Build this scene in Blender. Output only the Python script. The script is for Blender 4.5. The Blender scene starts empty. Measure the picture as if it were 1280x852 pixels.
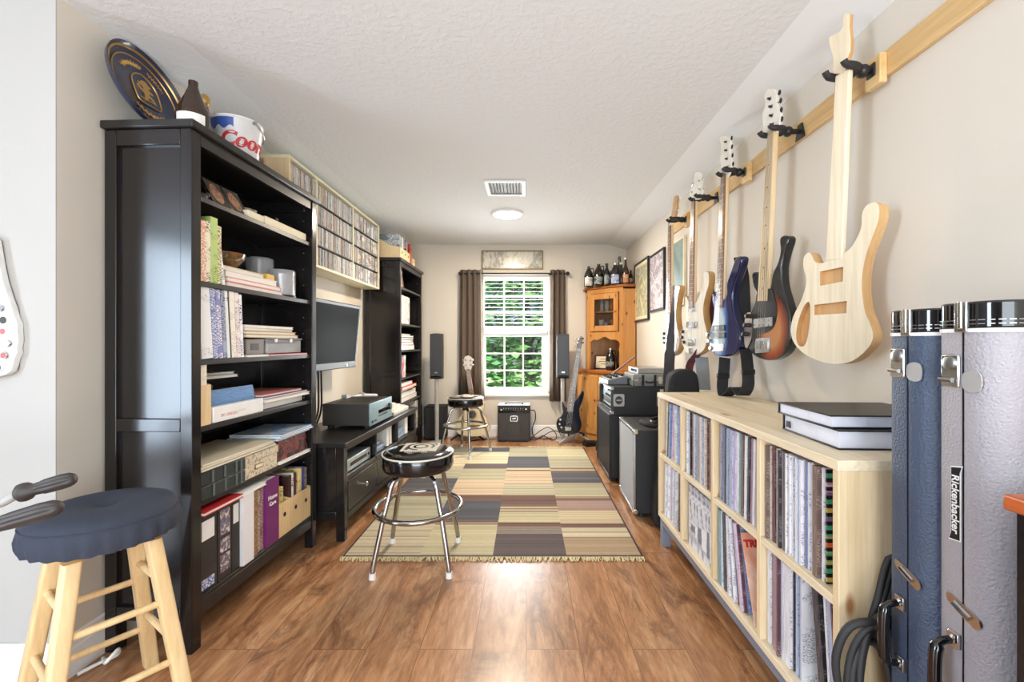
import bpy, bmesh, math, random
from mathutils import Vector, Matrix
C = bpy.context.scene
COL = C.collection
PI = math.pi
R = math.radians
rnd = random.Random(7)

# ---------------------------------------------------------------- camera, light, exposure
FPX, CX, CY, CAMZ = 557.0, 658.0, 428.0, 1.15
cam = bpy.data.cameras.new('camera')
cam.sensor_width = 36.0
cam.lens = 36.0 * FPX / 1280.0
cam.shift_x = (640.0 - CX) / 1280.0
cam.shift_y = (CY - 426.0) / 1280.0
cam.clip_start = 0.02
camo = bpy.data.objects.new('camera', cam)
camo.location = (0, 0, CAMZ)
camo.rotation_euler = (PI / 2, 0, 0)
COL.objects.link(camo)
C.camera = camo
C.view_settings.view_transform = 'Standard'
C.view_settings.look = 'None'
C.view_settings.gamma = 1.0
C.view_settings.use_curve_mapping = False
C.view_settings.exposure = 0.48
C.cycles.use_denoising = True
C.cycles.max_bounces = 8
C.cycles.diffuse_bounces = 5
C.cycles.glossy_bounces = 3
C.cycles.sample_clamp_indirect = 4.0
C.cycles.caustics_reflective = False
C.cycles.caustics_refractive = False

world = bpy.data.worlds.new('sky')
C.world = world
world.use_nodes = True
wn = world.node_tree
bg = wn.nodes['Background']
sky = wn.nodes.new('ShaderNodeTexSky')
sky.sky_type = 'HOSEK_WILKIE'
sky.sun_direction = (0.3, -0.6, 0.75)
sky.turbidity = 3.0
wn.links.new(sky.outputs[0], bg.inputs[0])
bg.inputs[1].default_value = 1.6


def area(name, loc, target, sx, sy, power, col=(1, 1, 1), shape='RECTANGLE', spread=PI):
    l = bpy.data.lights.new(name, 'AREA')
    l.shape = shape
    l.size = sx
    l.size_y = sy
    l.energy = power
    l.color = col
    l.spread = spread
    o = bpy.data.objects.new(name, l)
    COL.objects.link(o)
    o.location = loc
    d = Vector(target) - Vector(loc)
    o.rotation_euler = d.to_track_quat('-Z', 'Y').to_euler()
    return o


sun = bpy.data.lights.new('sun', 'SUN')
sun.energy = 9.0
sun.angle = R(1)
suno = bpy.data.objects.new('sun', sun)
COL.objects.link(suno)
suno.rotation_euler = Vector((-0.25, 0.62, -0.75)).to_track_quat('-Z', 'Y').to_euler()
# daylight of the open part of the loft behind the camera, and of the window in the far wall, plus an added ceiling fill
area('daylight_rear', (0.1, -2.7, 1.4), (0.0, 3, 1.35), 2.4, 2.0, 92, (0.82, 0.92, 1.0))
area('daylight_side', (-3.9, -1.3, 1.15), (0.6, -1.0, 1.1), 1.0, 2.0, 104, (0.68, 0.83, 1.0))
area('ceiling_fill', (0.1, -1.5, 0.05), (0.0, 0.6, 2.3), 1.8, 1.8, 78, (0.82, 0.92, 1.0))  # unseen upward fill lamp, added to brighten the ceiling
area('daylight_window', (-0.16, 5.66, 1.28), (-0.16, 0, 0.9), 0.85, 1.45, 72, (0.95, 0.98, 1.0))


def at(px, py, Y):
    return Vector(((px - CX) * Y / FPX, Y, CAMZ - (py - CY) * Y / FPX))


def onX(px, py, X):
    return at(px, py, FPX * X / (px - CX))


# ---------------------------------------------------------------- mesh helpers
class MB:
    def __init__(s):
        s.v, s.f, s.m = [], [], []

    def add(s, vs, fs, m=0, M=None):
        b = len(s.v)
        fl = M is not None and M.determinant() < 0
        for p in vs:
            p = Vector(p)
            s.v.append(M @ p if M else p)
        for f in fs:
            s.f.append([b + i for i in (list(f)[::-1] if fl else f)])
            s.m.append(m)
        return s

    def box(s, x0, x1, y0, y1, z0, z1, m=0, M=None):
        vs = [(x0, y0, z0), (x1, y0, z0), (x1, y1, z0), (x0, y1, z0), (x0, y0, z1), (x1, y0, z1), (x1, y1, z1), (x0, y1, z1)]
        fs = [(0, 3, 2, 1), (4, 5, 6, 7), (0, 1, 5, 4), (1, 2, 6, 5), (2, 3, 7, 6), (3, 0, 4, 7)]
        return s.add(vs, fs, m, M)

    def prism(s, pts, z0, z1, m=0, M=None, ms=None):
        n = len(pts)
        a = sum(pts[i][0] * pts[(i + 1) % n][1] - pts[(i + 1) % n][0] * pts[i][1] for i in range(n))
        if a < 0:
            pts = pts[::-1]
        vs = [(p[0], p[1], z0) for p in pts] + [(p[0], p[1], z1) for p in pts]
        s.add(vs, [list(range(n))[::-1], list(range(n, 2 * n))], m, M)
        k = len(s.v) - 2 * n
        for i in range(n):
            j = (i + 1) % n
            q = [k + i, k + j, k + n + j, k + n + i]
            s.f.append(q[::-1] if (M is not None and M.determinant() < 0) else q)
            s.m.append(m if ms is None else ms)
        return s

    def tube(s, pts, r, n=8, closed=False, m=0, M=None):
        pts = [Vector(p) for p in pts]
        N = len(pts)
        rs = r if isinstance(r, (list, tuple)) else [r] * N
        vs, fs = [], []
        up = None
        for i, p in enumerate(pts):
            if closed:
                t = (pts[(i + 1) % N] - pts[i - 1])
            else:
                t = pts[min(i + 1, N - 1)] - pts[max(i - 1, 0)]
            t.normalize()
            if up is None:
                up = t.orthogonal()
            up = (up - t * up.dot(t))
            if up.length < 1e-6:
                up = t.orthogonal()
            up.normalize()
            b = t.cross(up)
            for k in range(n):
                a = 2 * PI * k / n
                vs.append(p + (up * math.cos(a) + b * math.sin(a)) * rs[i])
        seg = N if closed else N - 1
        for i in range(seg):
            j = (i + 1) % N
            for k in range(n):
                l = (k + 1) % n
                fs.append((i * n + k, i * n + l, j * n + l, j * n + k))
        if not closed:
            fs.append(tuple(range(n))[::-1])
            fs.append(tuple((N - 1) * n + k for k in range(n)))
        return s.add(vs, fs, m, M)

    def ribbon(s, pts, w, t, side, m=0, M=None):
        """flat strap along pts, width w along side vectors, thickness t"""
        pts = [Vector(p) for p in pts]
        N = len(pts)
        vs, fs = [], []
        for i, p in enumerate(pts):
            tg = (pts[min(i + 1, N - 1)] - pts[max(i - 1, 0)]).normalized()
            sd = Vector(side[i] if isinstance(side, list) else side)
            sd = (sd - tg * sd.dot(tg)).normalized()
            nn = tg.cross(sd)
            ww = w[i] if isinstance(w, list) else w
            for a, b in ((-1, -1), (1, -1), (1, 1), (-1, 1)):
                vs.append(p + sd * a * ww / 2 + nn * b * t / 2)
        for i in range(N - 1):
            for k in range(4):
                l = (k + 1) % 4
                fs.append((i * 4 + k, i * 4 + l, i * 4 + 4 + l, i * 4 + 4 + k))
        fs.append((3, 2, 1, 0))
        fs.append(tuple((N - 1) * 4 + k for k in range(4)))
        return s.add(vs, fs, m, M)

    def cyl(s, p0, p1, r0, r1=None, n=16, m=0, M=None):
        return s.tube([p0, p1], [r0, r0 if r1 is None else r1], n, False, m, M)

    def lathe(s, prof, n=24, m=0, M=None, mf=None):
        vs, fs, ms = [], [], []
        for (r, z) in prof:
            for k in range(n):
                a = 2 * PI * k / n
                vs.append((max(r, 1e-5) * math.cos(a), max(r, 1e-5) * math.sin(a), z))
        for i in range(len(prof) - 1):
            for k in range(n):
                l = (k + 1) % n
                fs.append((i * n + k, i * n + l, (i + 1) * n + l, (i + 1) * n + k))
                ms.append(mf[i] if mf else m)
        fs.append(tuple(range(n))[::-1]); ms.append(mf[0] if mf else m)
        fs.append(tuple((len(prof) - 1) * n + k for k in range(n))); ms.append(mf[-1] if mf else m)
        b = len(s.v)
        for p in vs:
            s.v.append(M @ Vector(p) if M else Vector(p))
        for f, q in zip(fs, ms):
            s.f.append([b + i for i in f]); s.m.append(q)
        return s

    def sphere(s, c, r, n=14, k=8, m=0, sc=(1, 1, 1), M=None):
        prof = [(r * math.sin(PI * i / k), -r * math.cos(PI * i / k)) for i in range(k + 1)]
        T = Matrix.Translation(Vector(c)) @ Matrix.Diagonal((sc[0], sc[1], sc[2], 1))
        return s.lathe(prof, n, m, (M @ T) if M else T)

    def mesh(s, name, mats):
        me = bpy.data.meshes.new(name)
        me.from_pydata([tuple(p) for p in s.v], [], s.f)
        for x in (mats if isinstance(mats, (list, tuple)) else [mats]):
            me.materials.append(x)
        for p, q in zip(me.polygons, s.m):
            p.material_index = q
        return me

    def build(s, name, mats, parent=None, bevel=0.0, smooth=None, seg=2, label=None):
        me = s.mesh(name, mats)
        return link(name, me, parent, bevel, smooth, seg, label)


def link(name, me, parent=None, bevel=0.0, smooth=None, seg=2, label=None):
    o = bpy.data.objects.new(name, me)
    COL.objects.link(o)
    if parent is not None:
        o.parent = parent
    if bevel:
        b = o.modifiers.new('edge', 'BEVEL')
        b.width = bevel; b.segments = seg; b.limit_method = 'ANGLE'; b.angle_limit = R(35)
        smooth = 40 if smooth is None else smooth
    if smooth:
        me.shade_smooth()
        me.set_sharp_from_angle(angle=R(smooth))
    if label:
        o['label'] = label
    return o


def tag(o, label, cat, group=None, kind=None):
    o['label'] = label
    o['category'] = cat
    if group: o['group'] = group
    if kind: o['kind'] = kind
    return o


def thing(name, label, cat, loc=(0, 0, 0), rz=0.0, group=None, rot=None):
    o = bpy.data.objects.new(name, None)
    o.empty_display_size = 0.05
    COL.objects.link(o)
    o.location = loc
    o.rotation_euler = rot if rot else (0, 0, rz)
    return tag(o, label, cat, group)


def struct(o):
    o['kind'] = 'structure'
    return o


def dup(o, loc=None, label=None, rz=None, parent=None):
    c = o.copy()
    COL.objects.link(c)
    if parent is not None: c.parent = parent
    if loc is not None: c.location = loc
    if rz is not None: c.rotation_euler = (0, 0, rz)
    if label: c['label'] = label
    for ch in [x for x in bpy.data.objects if x.parent == o]:
        dup(ch, parent=c)
    return c


def text_mesh(txt, size, depth=0.0006, align='CENTER', shear=0.0, spacing=1.0, bold=0.0):
    cu = bpy.data.curves.new('lettering', 'FONT')
    cu.body = txt; cu.size = size; cu.extrude = depth; cu.align_x = align; cu.align_y = 'CENTER'
    cu.shear = shear; cu.space_character = spacing; cu.offset = bold
    o = bpy.data.objects.new('lettering', cu)
    COL.objects.link(o)
    dg = bpy.context.evaluated_depsgraph_get()
    me = bpy.data.meshes.new_from_object(o.evaluated_get(dg))
    bpy.data.objects.remove(o)
    bpy.data.curves.remove(cu)
    return me


def lettering(txt, size, M, mt, parent, depth=0.0006, name='lettering', warp=None, **k):
    me = text_mesh(txt, size, depth, **k)
    if warp:
        for v in me.vertices: v.co = warp(v.co)
    if M: me.transform(M)
    me.materials.clear(); me.materials.append(mt)
    for p in me.polygons: p.material_index = 0
    return link(name, me, parent)


def cut(o, cutters):
    """boolean difference, result stored in o's own mesh; the cutting meshes go away"""
    for cm in cutters:
        me = cm.mesh('cutter', [])
        co = bpy.data.objects.new('cutter', me)
        COL.objects.link(co)
        co.parent = o.parent
        b = o.modifiers.new('cut', 'BOOLEAN'); b.operation = 'DIFFERENCE'; b.object = co; b.solver = 'EXACT'
        dg = bpy.context.evaluated_depsgraph_get()
        nm = bpy.data.meshes.new_from_object(o.evaluated_get(dg))
        o.modifiers.remove(b)
        o.data = nm
        bpy.data.objects.remove(co)
    return o


def smoothpts(pts, k=4, closed=True):
    """Catmull-Rom through the points"""
    n = len(pts)
    out = []
    rng = range(n) if closed else range(n - 1)
    for i in rng:
        P = [Vector(pts[(i + d) % n] if closed else pts[min(max(i + d, 0), n - 1)]) for d in (-1, 0, 1, 2)]
        for j in range(k):
            t = j / k
            out.append(0.5 * ((2 * P[1]) + (P[2] - P[0]) * t + (2 * P[0] - 5 * P[1] + 4 * P[2] - P[3]) * t * t + (3 * P[1] - P[0] - 3 * P[2] + P[3]) * t ** 3))
    if not closed: out.append(Vector(pts[-1]))
    return out


def rrect(x0, x1, y0, y1, r, k=4):
    out = []
    for cx, cy, a0 in ((x1 - r, y0 + r, -90), (x1 - r, y1 - r, 0), (x0 + r, y1 - r, 90), (x0 + r, y0 + r, 180)):
        for i in range(k + 1):
            a = R(a0 + 90 * i / k)
            out.append((cx + r * math.cos(a), cy + r * math.sin(a)))
    return out


def disc(cx, cy, r, n=24, ry=None):
    return [(cx + r * math.cos(2 * PI * i / n), cy + (ry or r) * math.sin(2 * PI * i / n)) for i in range(n)]


# ---------------------------------------------------------------- materials
def srgb(h):
    if isinstance(h, str):
        h = h.lstrip('#')
        c = [int(h[i:i + 2], 16) / 255 for i in (0, 2, 4)]
    else:
        c = [x / 255 for x in h]
    return tuple(x / 12.92 if x <= 0.04045 else ((x + 0.055) / 1.055) ** 2.4 for x in c)


def new_mat(name):
    m = bpy.data.materials.new(name)
    m.use_nodes = True
    return m, m.node_tree, m.node_tree.nodes['Principled BSDF']


def ramp(nt, fac, stops):
    r = nt.nodes.new('ShaderNodeValToRGB')
    els = r.color_ramp.elements
    while len(els) < len(stops): els.new(0.5)
    for e, (p, c) in zip(els, stops):
        e.position = p; e.color = (*c, 1)
    nt.links.new(fac, r.inputs[0])
    return r.outputs[0]


def coords(nt, scale=(1, 1, 1), rot=(0, 0, 0), kind='Object'):
    tc = nt.nodes.new('ShaderNodeTexCoord')
    mp = nt.nodes.new('ShaderNodeMapping')
    mp.inputs['Scale'].default_value = scale
    mp.inputs['Rotation'].default_value = rot
    nt.links.new(tc.outputs[kind], mp.inputs[0])
    return mp.outputs[0]


def noise(nt, vec, scale, detail=4, rough=0.55, dist=0.0):
    n = nt.nodes.new('ShaderNodeTexNoise')
    n.inputs['Scale'].default_value = scale
    n.inputs['Detail'].default_value = detail
    n.inputs['Roughness'].default_value = rough
    n.inputs['Distortion'].default_value = dist
    nt.links.new(vec, n.inputs['Vector'])
    return n.outputs['Fac']


def mixc(nt, fac, a, b, mode='MIX'):
    m = nt.nodes.new('ShaderNodeMix')
    m.data_type = 'RGBA'; m.blend_type = mode
    for s, x in ((m.inputs[0], fac), (m.inputs[6], a), (m.inputs[7], b)):
        if isinstance(x, (int, float)): s.default_value = x
        elif isinstance(x, tuple): s.default_value = (*x, 1)
        else: nt.links.new(x, s)
    return m.outputs[2]


def bump(nt, p, h, strength=0.2, dist=0.01):
    b = nt.nodes.new('ShaderNodeBump')
    b.inputs['Strength'].default_value = strength
    b.inputs['Distance'].default_value = dist
    nt.links.new(h, b.inputs['Height'])
    nt.links.new(b.outputs[0], p.inputs['Normal'])


def mat(name, col, rough=0.5, metal=0.0, coat=0.0, var=0.06, scale=20, bmp=0.0, emit=None, spec=0.5):
    m, nt, p = new_mat(name)
    c = srgb(col)
    if var:
        f = noise(nt, coords(nt), scale)
        lo = tuple(x * (1 - var) for x in c); hi = tuple(min(1, x * (1 + var)) for x in c)
        nt.links.new(ramp(nt, f, [(0.3, lo), (0.7, hi)]), p.inputs['Base Color'])
        if bmp: bump(nt, p, f, bmp)
    else:
        p.inputs['Base Color'].default_value = (*c, 1)
    p.inputs['Roughness'].default_value = rough
    p.inputs['Metallic'].default_value = metal
    p.inputs['Coat Weight'].default_value = coat
    p.inputs['Specular IOR Level'].default_value = spec
    if emit:
        p.inputs['Emission Color'].default_value = (*c, 1)
        p.inputs['Emission Strength'].default_value = emit
    return m


def wood(name, light, dark, axis='z', scale=1.0, rough=0.45, knots=0.0, coat=0.0, fine=1.0, knotcol=None):
    m, nt, p = new_mat(name)
    s = {'x': (0.06, 1, 1), 'y': (1, 0.06, 1), 'z': (1, 1, 0.06)}[axis]
    v = coords(nt, tuple(q * scale for q in s))
    f1 = noise(nt, v, 9, 6, 0.6, 0.6)
    f2 = noise(nt, v, 60 * fine, 3, 0.6)
    L, D = srgb(light), srgb(dark)
    c1 = ramp(nt, f1, [(0.3, D), (0.62, L)])
    c2 = ramp(nt, f2, [(0.35, (0.86, 0.84, 0.80)), (0.6, (1, 1, 1))])
    c = mixc(nt, 0.8, c1, c2, 'MULTIPLY')
    if knots:
        s2 = {'x': (0.45, 1.1, 1), 'y': (1.1, 0.4, 1), 'z': (1.1, 1, 0.45)}[axis]
        sx = nt.nodes.new('ShaderNodeSeparateXYZ'); cx = nt.nodes.new('ShaderNodeCombineXYZ')
        nt.links.new(coords(nt, s2), sx.inputs[0]); nt.links.new(sx.outputs[0], cx.inputs[0]); nt.links.new(sx.outputs[2 if axis == 'z' else 1], cx.inputs[1])
        vo = nt.nodes.new('ShaderNodeTexVoronoi')
        vo.voronoi_dimensions = '2D'
        vo.inputs['Scale'].default_value = knots
        nt.links.new(cx.outputs[0], vo.inputs['Vector'])
        k = ramp(nt, vo.outputs['Distance'], [(0.03, (.95, .95, .95)), (0.085, (0, 0, 0))])
        c = mixc(nt, k, c, srgb(knotcol or dark))
        kn = nt.nodes[-1]
    nt.links.new(c, p.inputs['Base Color'])
    p.inputs['Roughness'].default_value = rough
    p.inputs['Coat Weight'].default_value = coat
    p.inputs['Coat Roughness'].default_value = 0.15
    return m


def spine(name, base, ink, amount=0.5, rough=0.4, axis='z', freq=1.0):
    """printed spine / cover: base colour with blocks of small marks along its length"""
    m, nt, p = new_mat(name)
    s = {'z': (90, 90, 260), 'y': (90, 260, 90), 'x': (260, 90, 90)}[axis]
    f = noise(nt, coords(nt, tuple(q * freq for q in s)), 1.0, 2, 0.6)
    s2 = {'z': (6, 6, 14), 'y': (6, 14, 6), 'x': (14, 6, 6)}[axis]
    oi = nt.nodes.new('ShaderNodeObjectInfo')
    va = nt.nodes.new('ShaderNodeVectorMath'); va.operation = 'ADD'
    ml = nt.nodes.new('ShaderNodeMath'); ml.operation = 'MULTIPLY'; ml.inputs[1].default_value = 37.0
    nt.links.new(oi.outputs['Random'], ml.inputs[0])
    nt.links.new(coords(nt, tuple(q * freq for q in s2)), va.inputs[0]); nt.links.new(ml.outputs[0], va.inputs[1])
    g = noise(nt, va.outputs[0], 1.0, 2, 0.5)
    a = ramp(nt, f, [(0.50, (0, 0, 0)), (0.54, (1, 1, 1))])
    b = ramp(nt, g, [(0.60 - 0.25 * amount, (0, 0, 0)), (0.64 - 0.25 * amount, (1, 1, 1))])
    k = mixc(nt, 1.0, a, b, 'MULTIPLY')
    nt.links.new(mixc(nt, k, srgb(base), srgb(ink)), p.inputs['Base Color'])
    p.inputs['Roughness'].default_value = rough
    return m


def picture(name, cols, scale=4.0, rough=0.5, coat=0.0, detail=5, dist=1.2, stretch=(1, 1, 1)):
    """mottled printed picture in several colours"""
    m, nt, p = new_mat(name)
    f = noise(nt, coords(nt, stretch), scale, detail, 0.6, dist)
    n = len(cols)
    st = [(0.28 + 0.44 * i / (n - 1), srgb(c)) for i, c in enumerate(cols)]
    nt.links.new(ramp(nt, f, st), p.inputs['Base Color'])
    p.inputs['Roughness'].default_value = rough
    p.inputs['Coat Weight'].default_value = coat
    return m


def glassy(name, col, alpha=0.3, rough=0.05):
    m, nt, p = new_mat(name)
    p.inputs['Base Color'].default_value = (*srgb(col), 1)
    p.inputs['Roughness'].default_value = rough
    p.inputs['Alpha'].default_value = alpha
    return m


M = {}
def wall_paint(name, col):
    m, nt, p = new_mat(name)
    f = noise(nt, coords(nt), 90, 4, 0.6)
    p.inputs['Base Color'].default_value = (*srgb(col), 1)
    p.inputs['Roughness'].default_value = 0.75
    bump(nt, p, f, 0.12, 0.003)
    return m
M['wall'] = wall_paint('warm beige wall paint', (217, 209, 196))
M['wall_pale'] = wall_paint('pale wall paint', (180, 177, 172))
m, nt, p = new_mat('knockdown ceiling texture')
v = coords(nt)
h = ramp(nt, noise(nt, v, 34, 5, 0.6, 0.4), [(0.42, (0, 0, 0)), (0.62, (1, 1, 1))])
p.inputs['Base Color'].default_value = (*srgb((234, 237, 239)), 1)
p.inputs['Roughness'].default_value = 0.85
bump(nt, p, h, 0.28, 0.006)
M['ceiling'] = m
M['ceiling_smooth'] = wall_paint('smooth ceiling paint', (238, 240, 241))
M['trim'] = mat('white trim paint', (236, 236, 234), 0.35, var=0.02)
# laminate planks along the room
m, nt, p = new_mat('hand scraped laminate planks')
v = coords(nt, (1, 1, 1), (0, 0, PI / 2))
br = nt.nodes.new('ShaderNodeTexBrick')
br.offset = 0.37; br.inputs['Scale'].default_value = 1.0
br.inputs['Brick Width'].default_value = 1.22
br.inputs['Row Height'].default_value = 0.2
br.inputs['Mortar Size'].default_value = 0.0016
br.inputs['Mortar Smooth'].default_value = 0.1
br.inputs['Color1'].default_value = (0.0, 0, 0, 1); br.inputs['Color2'].default_value = (1, 1, 1, 1)
br.inputs['Mortar'].default_value = (0.3, 0.3, 0.3, 1)
nt.links.new(v, br.inputs['Vector'])
va = nt.nodes.new('ShaderNodeVectorMath'); va.operation = 'MULTIPLY_ADD'
nt.links.new(br.outputs['Color'], va.inputs[0]); va.inputs[1].default_value = (7, 13, 3)
nt.links.new(coords(nt, (1, 0.16, 1)), va.inputs[2])
g1 = noise(nt, va.outputs[0], 9, 8, 0.7, 1.4)
g2 = noise(nt, va.outputs[0], 42, 6, 0.7, 0.6)
vb = nt.nodes.new('ShaderNodeVectorMath'); vb.operation = 'MULTIPLY_ADD'
nt.links.new(br.outputs['Color'], vb.inputs[0]); vb.inputs[1].default_value = (5, 9, 3)
nt.links.new(coords(nt, (1, 0.45, 1)), vb.inputs[2])
g3 = noise(nt, vb.outputs[0], 5.5, 8, 0.72, 1.2)
c1 = ramp(nt, g1, [(0.28, srgb((138, 94, 64))), (0.5, srgb((184, 134, 94))), (0.72, srgb((212, 172, 132)))])
c2 = ramp(nt, g2, [(0.34, (0.58, 0.52, 0.46)), (0.58, (1, 1, 1))])
c = mixc(nt, 0.85, c1, c2, 'MULTIPLY')
k = ramp(nt, g3, [(0.52, (0, 0, 0)), (0.68, (0.8, 0.8, 0.8))])
c = mixc(nt, k, c, srgb((92, 56, 38)))
tone = ramp(nt, br.outputs['Color'], [(0.0, (0.92, 0.92, 0.91)), (1.0, (1.04, 1.02, 1.0))])
c = mixc(nt, 1.0, c, tone, 'MULTIPLY')
c = mixc(nt, br.outputs['Fac'], c, srgb((126, 86, 58)))
nt.links.new(c, p.inputs['Base Color'])
p.inputs['Roughness'].default_value = 0.28
p.inputs['Specular IOR Level'].default_value = 0.5
bump(nt, p, g2, 0.05, 0.002)
M['floor'] = m

M['espresso'] = wood('black brown stained wood', (34, 31, 31), (24, 22, 22), 'z', 1.5, 0.17)
M['espresso_y'] = wood('black brown stained wood along', (36, 33, 32), (25, 23, 23), 'y', 1.5, 0.32)
M['pine_y'] = wood('clear pine along', (240, 226, 198), (224, 204, 168), 'y', 1.3, 0.5, 4.2, knotcol=(186, 138, 92))
M['pine_z'] = wood('clear pine upright', (234, 212, 174), (212, 182, 136), 'z', 1.3, 0.5, 5.0, knotcol=(160, 104, 60))
M['pine_pale'] = wood('pale second board', (228, 216, 192), (214, 198, 168), 'z', 1.3, 0.5)
M['rail'] = wood('oiled pine rail', (226, 192, 138), (206, 166, 108), 'y', 1.2, 0.42)
M['honey'] = wood('honey pine', (210, 154, 88), (190, 126, 62), 'z', 1.4, 0.35, 7.0, knotcol=(104, 54, 22))
M['honey_dark'] = wood('honey pine edge', (176, 104, 46), (146, 80, 32), 'x', 1.4, 0.35)
M['beech'] = wood('beech', (236, 208, 160), (222, 188, 136), 'z', 1.2, 0.38)
M['maple'] = wood('raw maple', (240, 226, 198), (230, 212, 180), 'z', 0.9, 0.5)
M['maple_side'] = wood('raw body edge', (218, 176, 122), (198, 150, 98), 'z', 1.2, 0.5)
M['ply'] = wood('bare plywood', (238, 206, 150), (224, 188, 128), 'z', 1.6, 0.5)
M['black'] = mat('black plastic', (24, 24, 25), 0.38)
M['black_gloss'] = mat('black gloss', (14, 14, 16), 0.08, coat=0.5)
M['black_matt'] = mat('black cloth', (30, 30, 32), 0.85, scale=200, bmp=0.15)
M['charcoal'] = mat('charcoal plastic', (56, 52, 49), 0.5)
M['tolex'] = mat('black vinyl covering', (36, 36, 38), 0.6, scale=350, bmp=0.25, var=0.15)
M['chrome'] = mat('chrome', (178, 176, 176), 0.13, 1.0, var=0.02)
M['steel'] = mat('brushed steel', (186, 188, 190), 0.3, 1.0)
M['nickel'] = mat('nickel hardware', (214, 214, 212), 0.2, 1.0)
M['grey_metal'] = mat('grey painted metal', (170, 168, 164), 0.4)
M['silver'] = mat('silver faceplate', (182, 194, 198), 0.35, 0.55)
M['silver_blue'] = mat('pale blue silver faceplate', (150, 178, 186), 0.3, 0.4)
M['white'] = mat('white card', (234, 233, 230), 0.55, var=0.03)
M['paper'] = mat('paper', (240, 237, 230), 0.7, var=0.03)
M['cream'] = mat('cream card', (232, 220, 190), 0.6, var=0.04)
M['gold'] = mat('gold paint', (190, 150, 84), 0.35, 0.6)
M['navy'] = mat('navy enamel', (32, 38, 66), 0.3, coat=0.3)
M['red'] = mat('red print', (190, 44, 46), 0.4)
M['blue'] = mat('blue print', (48, 78, 150), 0.4)
M['rubber'] = mat('dark rubber', (40, 38, 38), 0.65)
M['clear'] = glassy('clear plastic', (225, 228, 230), 0.35, 0.12)
M['pane'] = glassy('window glass', (120, 130, 130), 0.04, 0.02)
M['cabglass'] = glassy('cabinet glass', (60, 50, 40), 0.25, 0.03)
# ---------------------------------------------------------------- room shell
XL, XR, YB, YC = -1.58, 1.225, 5.47, 1.50     # left wall, right wall, far wall, corner of the left return
ZW, ZC, FL, FR = 2.318, 2.352, -1.36, 1.0     # wall top, flat ceiling, folds of the ceiling
struct(MB().box(-4.0, XR + .12, -5.2, YB + .15, -0.12, 0.0).build('floor', M['floor']))
struct(MB().box(XR, XR + .12, -5.1, YB + .15, 0, 2.6).build('wall_right', M['wall']))
struct(MB().box(XL - .12, XL, YC, YB + .15, 0, 2.6).build('wall_left', M['wall']))
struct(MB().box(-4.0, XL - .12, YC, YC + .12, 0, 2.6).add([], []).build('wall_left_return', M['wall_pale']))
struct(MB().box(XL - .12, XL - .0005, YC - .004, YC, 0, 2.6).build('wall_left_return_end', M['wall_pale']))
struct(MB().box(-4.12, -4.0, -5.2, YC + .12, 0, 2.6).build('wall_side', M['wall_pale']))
struct(MB().box(-4.12, XR + .12, -5.22, -5.1, 0, 2.6).build('wall_rear', M['wall_pale']))
WX0, WX1, WZ0, WZ1 = -0.62, 0.295, 0.522, 2.0
b = MB()
b.box(XL - .12, WX0, YB, YB + .15, 0, 2.6).box(WX1, XR + .12, YB, YB + .15, 0, 2.6)
b.box(WX0, WX1, YB, YB + .15, 0, WZ0).box(WX0, WX1, YB, YB + .15, WZ1, 2.6)
struct(b.build('wall_far', M['wall']))
# ceiling: flat in the middle, a shallow slope down to each side wall
sec = [(-4.1, ZW), (XL, ZW), (FL, ZC), (FR, ZC), (XR + .12, ZW - .065), (XR + .12, 2.62), (-4.1, 2.62)]
T = Matrix(((1, 0, 0, 0), (0, 0, 1, 0), (0, 1, 0, 0), (0, 0, 0, 1)))
cb = MB().prism(sec, -5.2, YB + .1, 0, T)
for i, f in enumerate(cb.f):
    ys = [cb.v[k] for k in f]
    if len(f) == 4 and all(q.x >= FR - .01 for q in ys): cb.m[i] = 1
struct(cb.build('ceiling', [M['ceiling'], M['ceiling_smooth']]))


def baseboard(name, p0, p1, nrm):
    p0, p1, nrm = Vector(p0), Vector(p1), Vector(nrm)
    prof = [(0, 0), (.016, 0), (.016, .095), (.012, .1), (.012, .112), (.008, .12), (.007, .133), (0, .14)]
    b = MB(); n = len(prof)
    vs = [p0 + nrm * q[0] + Vector((0, 0, q[1])) for q in prof] + [p1 + nrm * q[0] + Vector((0, 0, q[1])) for q in prof]
    b.add(vs, [list(range(n)), list(range(n, 2 * n))] + [(i, (i + 1) % n, n + (i + 1) % n, n + i) for i in range(n)])
    struct(b.build(name, M['trim']))


baseboard('baseboard_far', (XL, YB, 0), (XR, YB, 0), (0, -1, 0))
baseboard('baseboard_left', (XL, YC, 0), (XL, YB, 0), (1, 0, 0))
baseboard('baseboard_left_return', (-4, YC - .004, 0), (XL + .016, YC - .004, 0), (0, -1, 0))
baseboard('baseboard_right', (XR, -5.1, 0), (XR, YB, 0), (-1, 0, 0))

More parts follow.
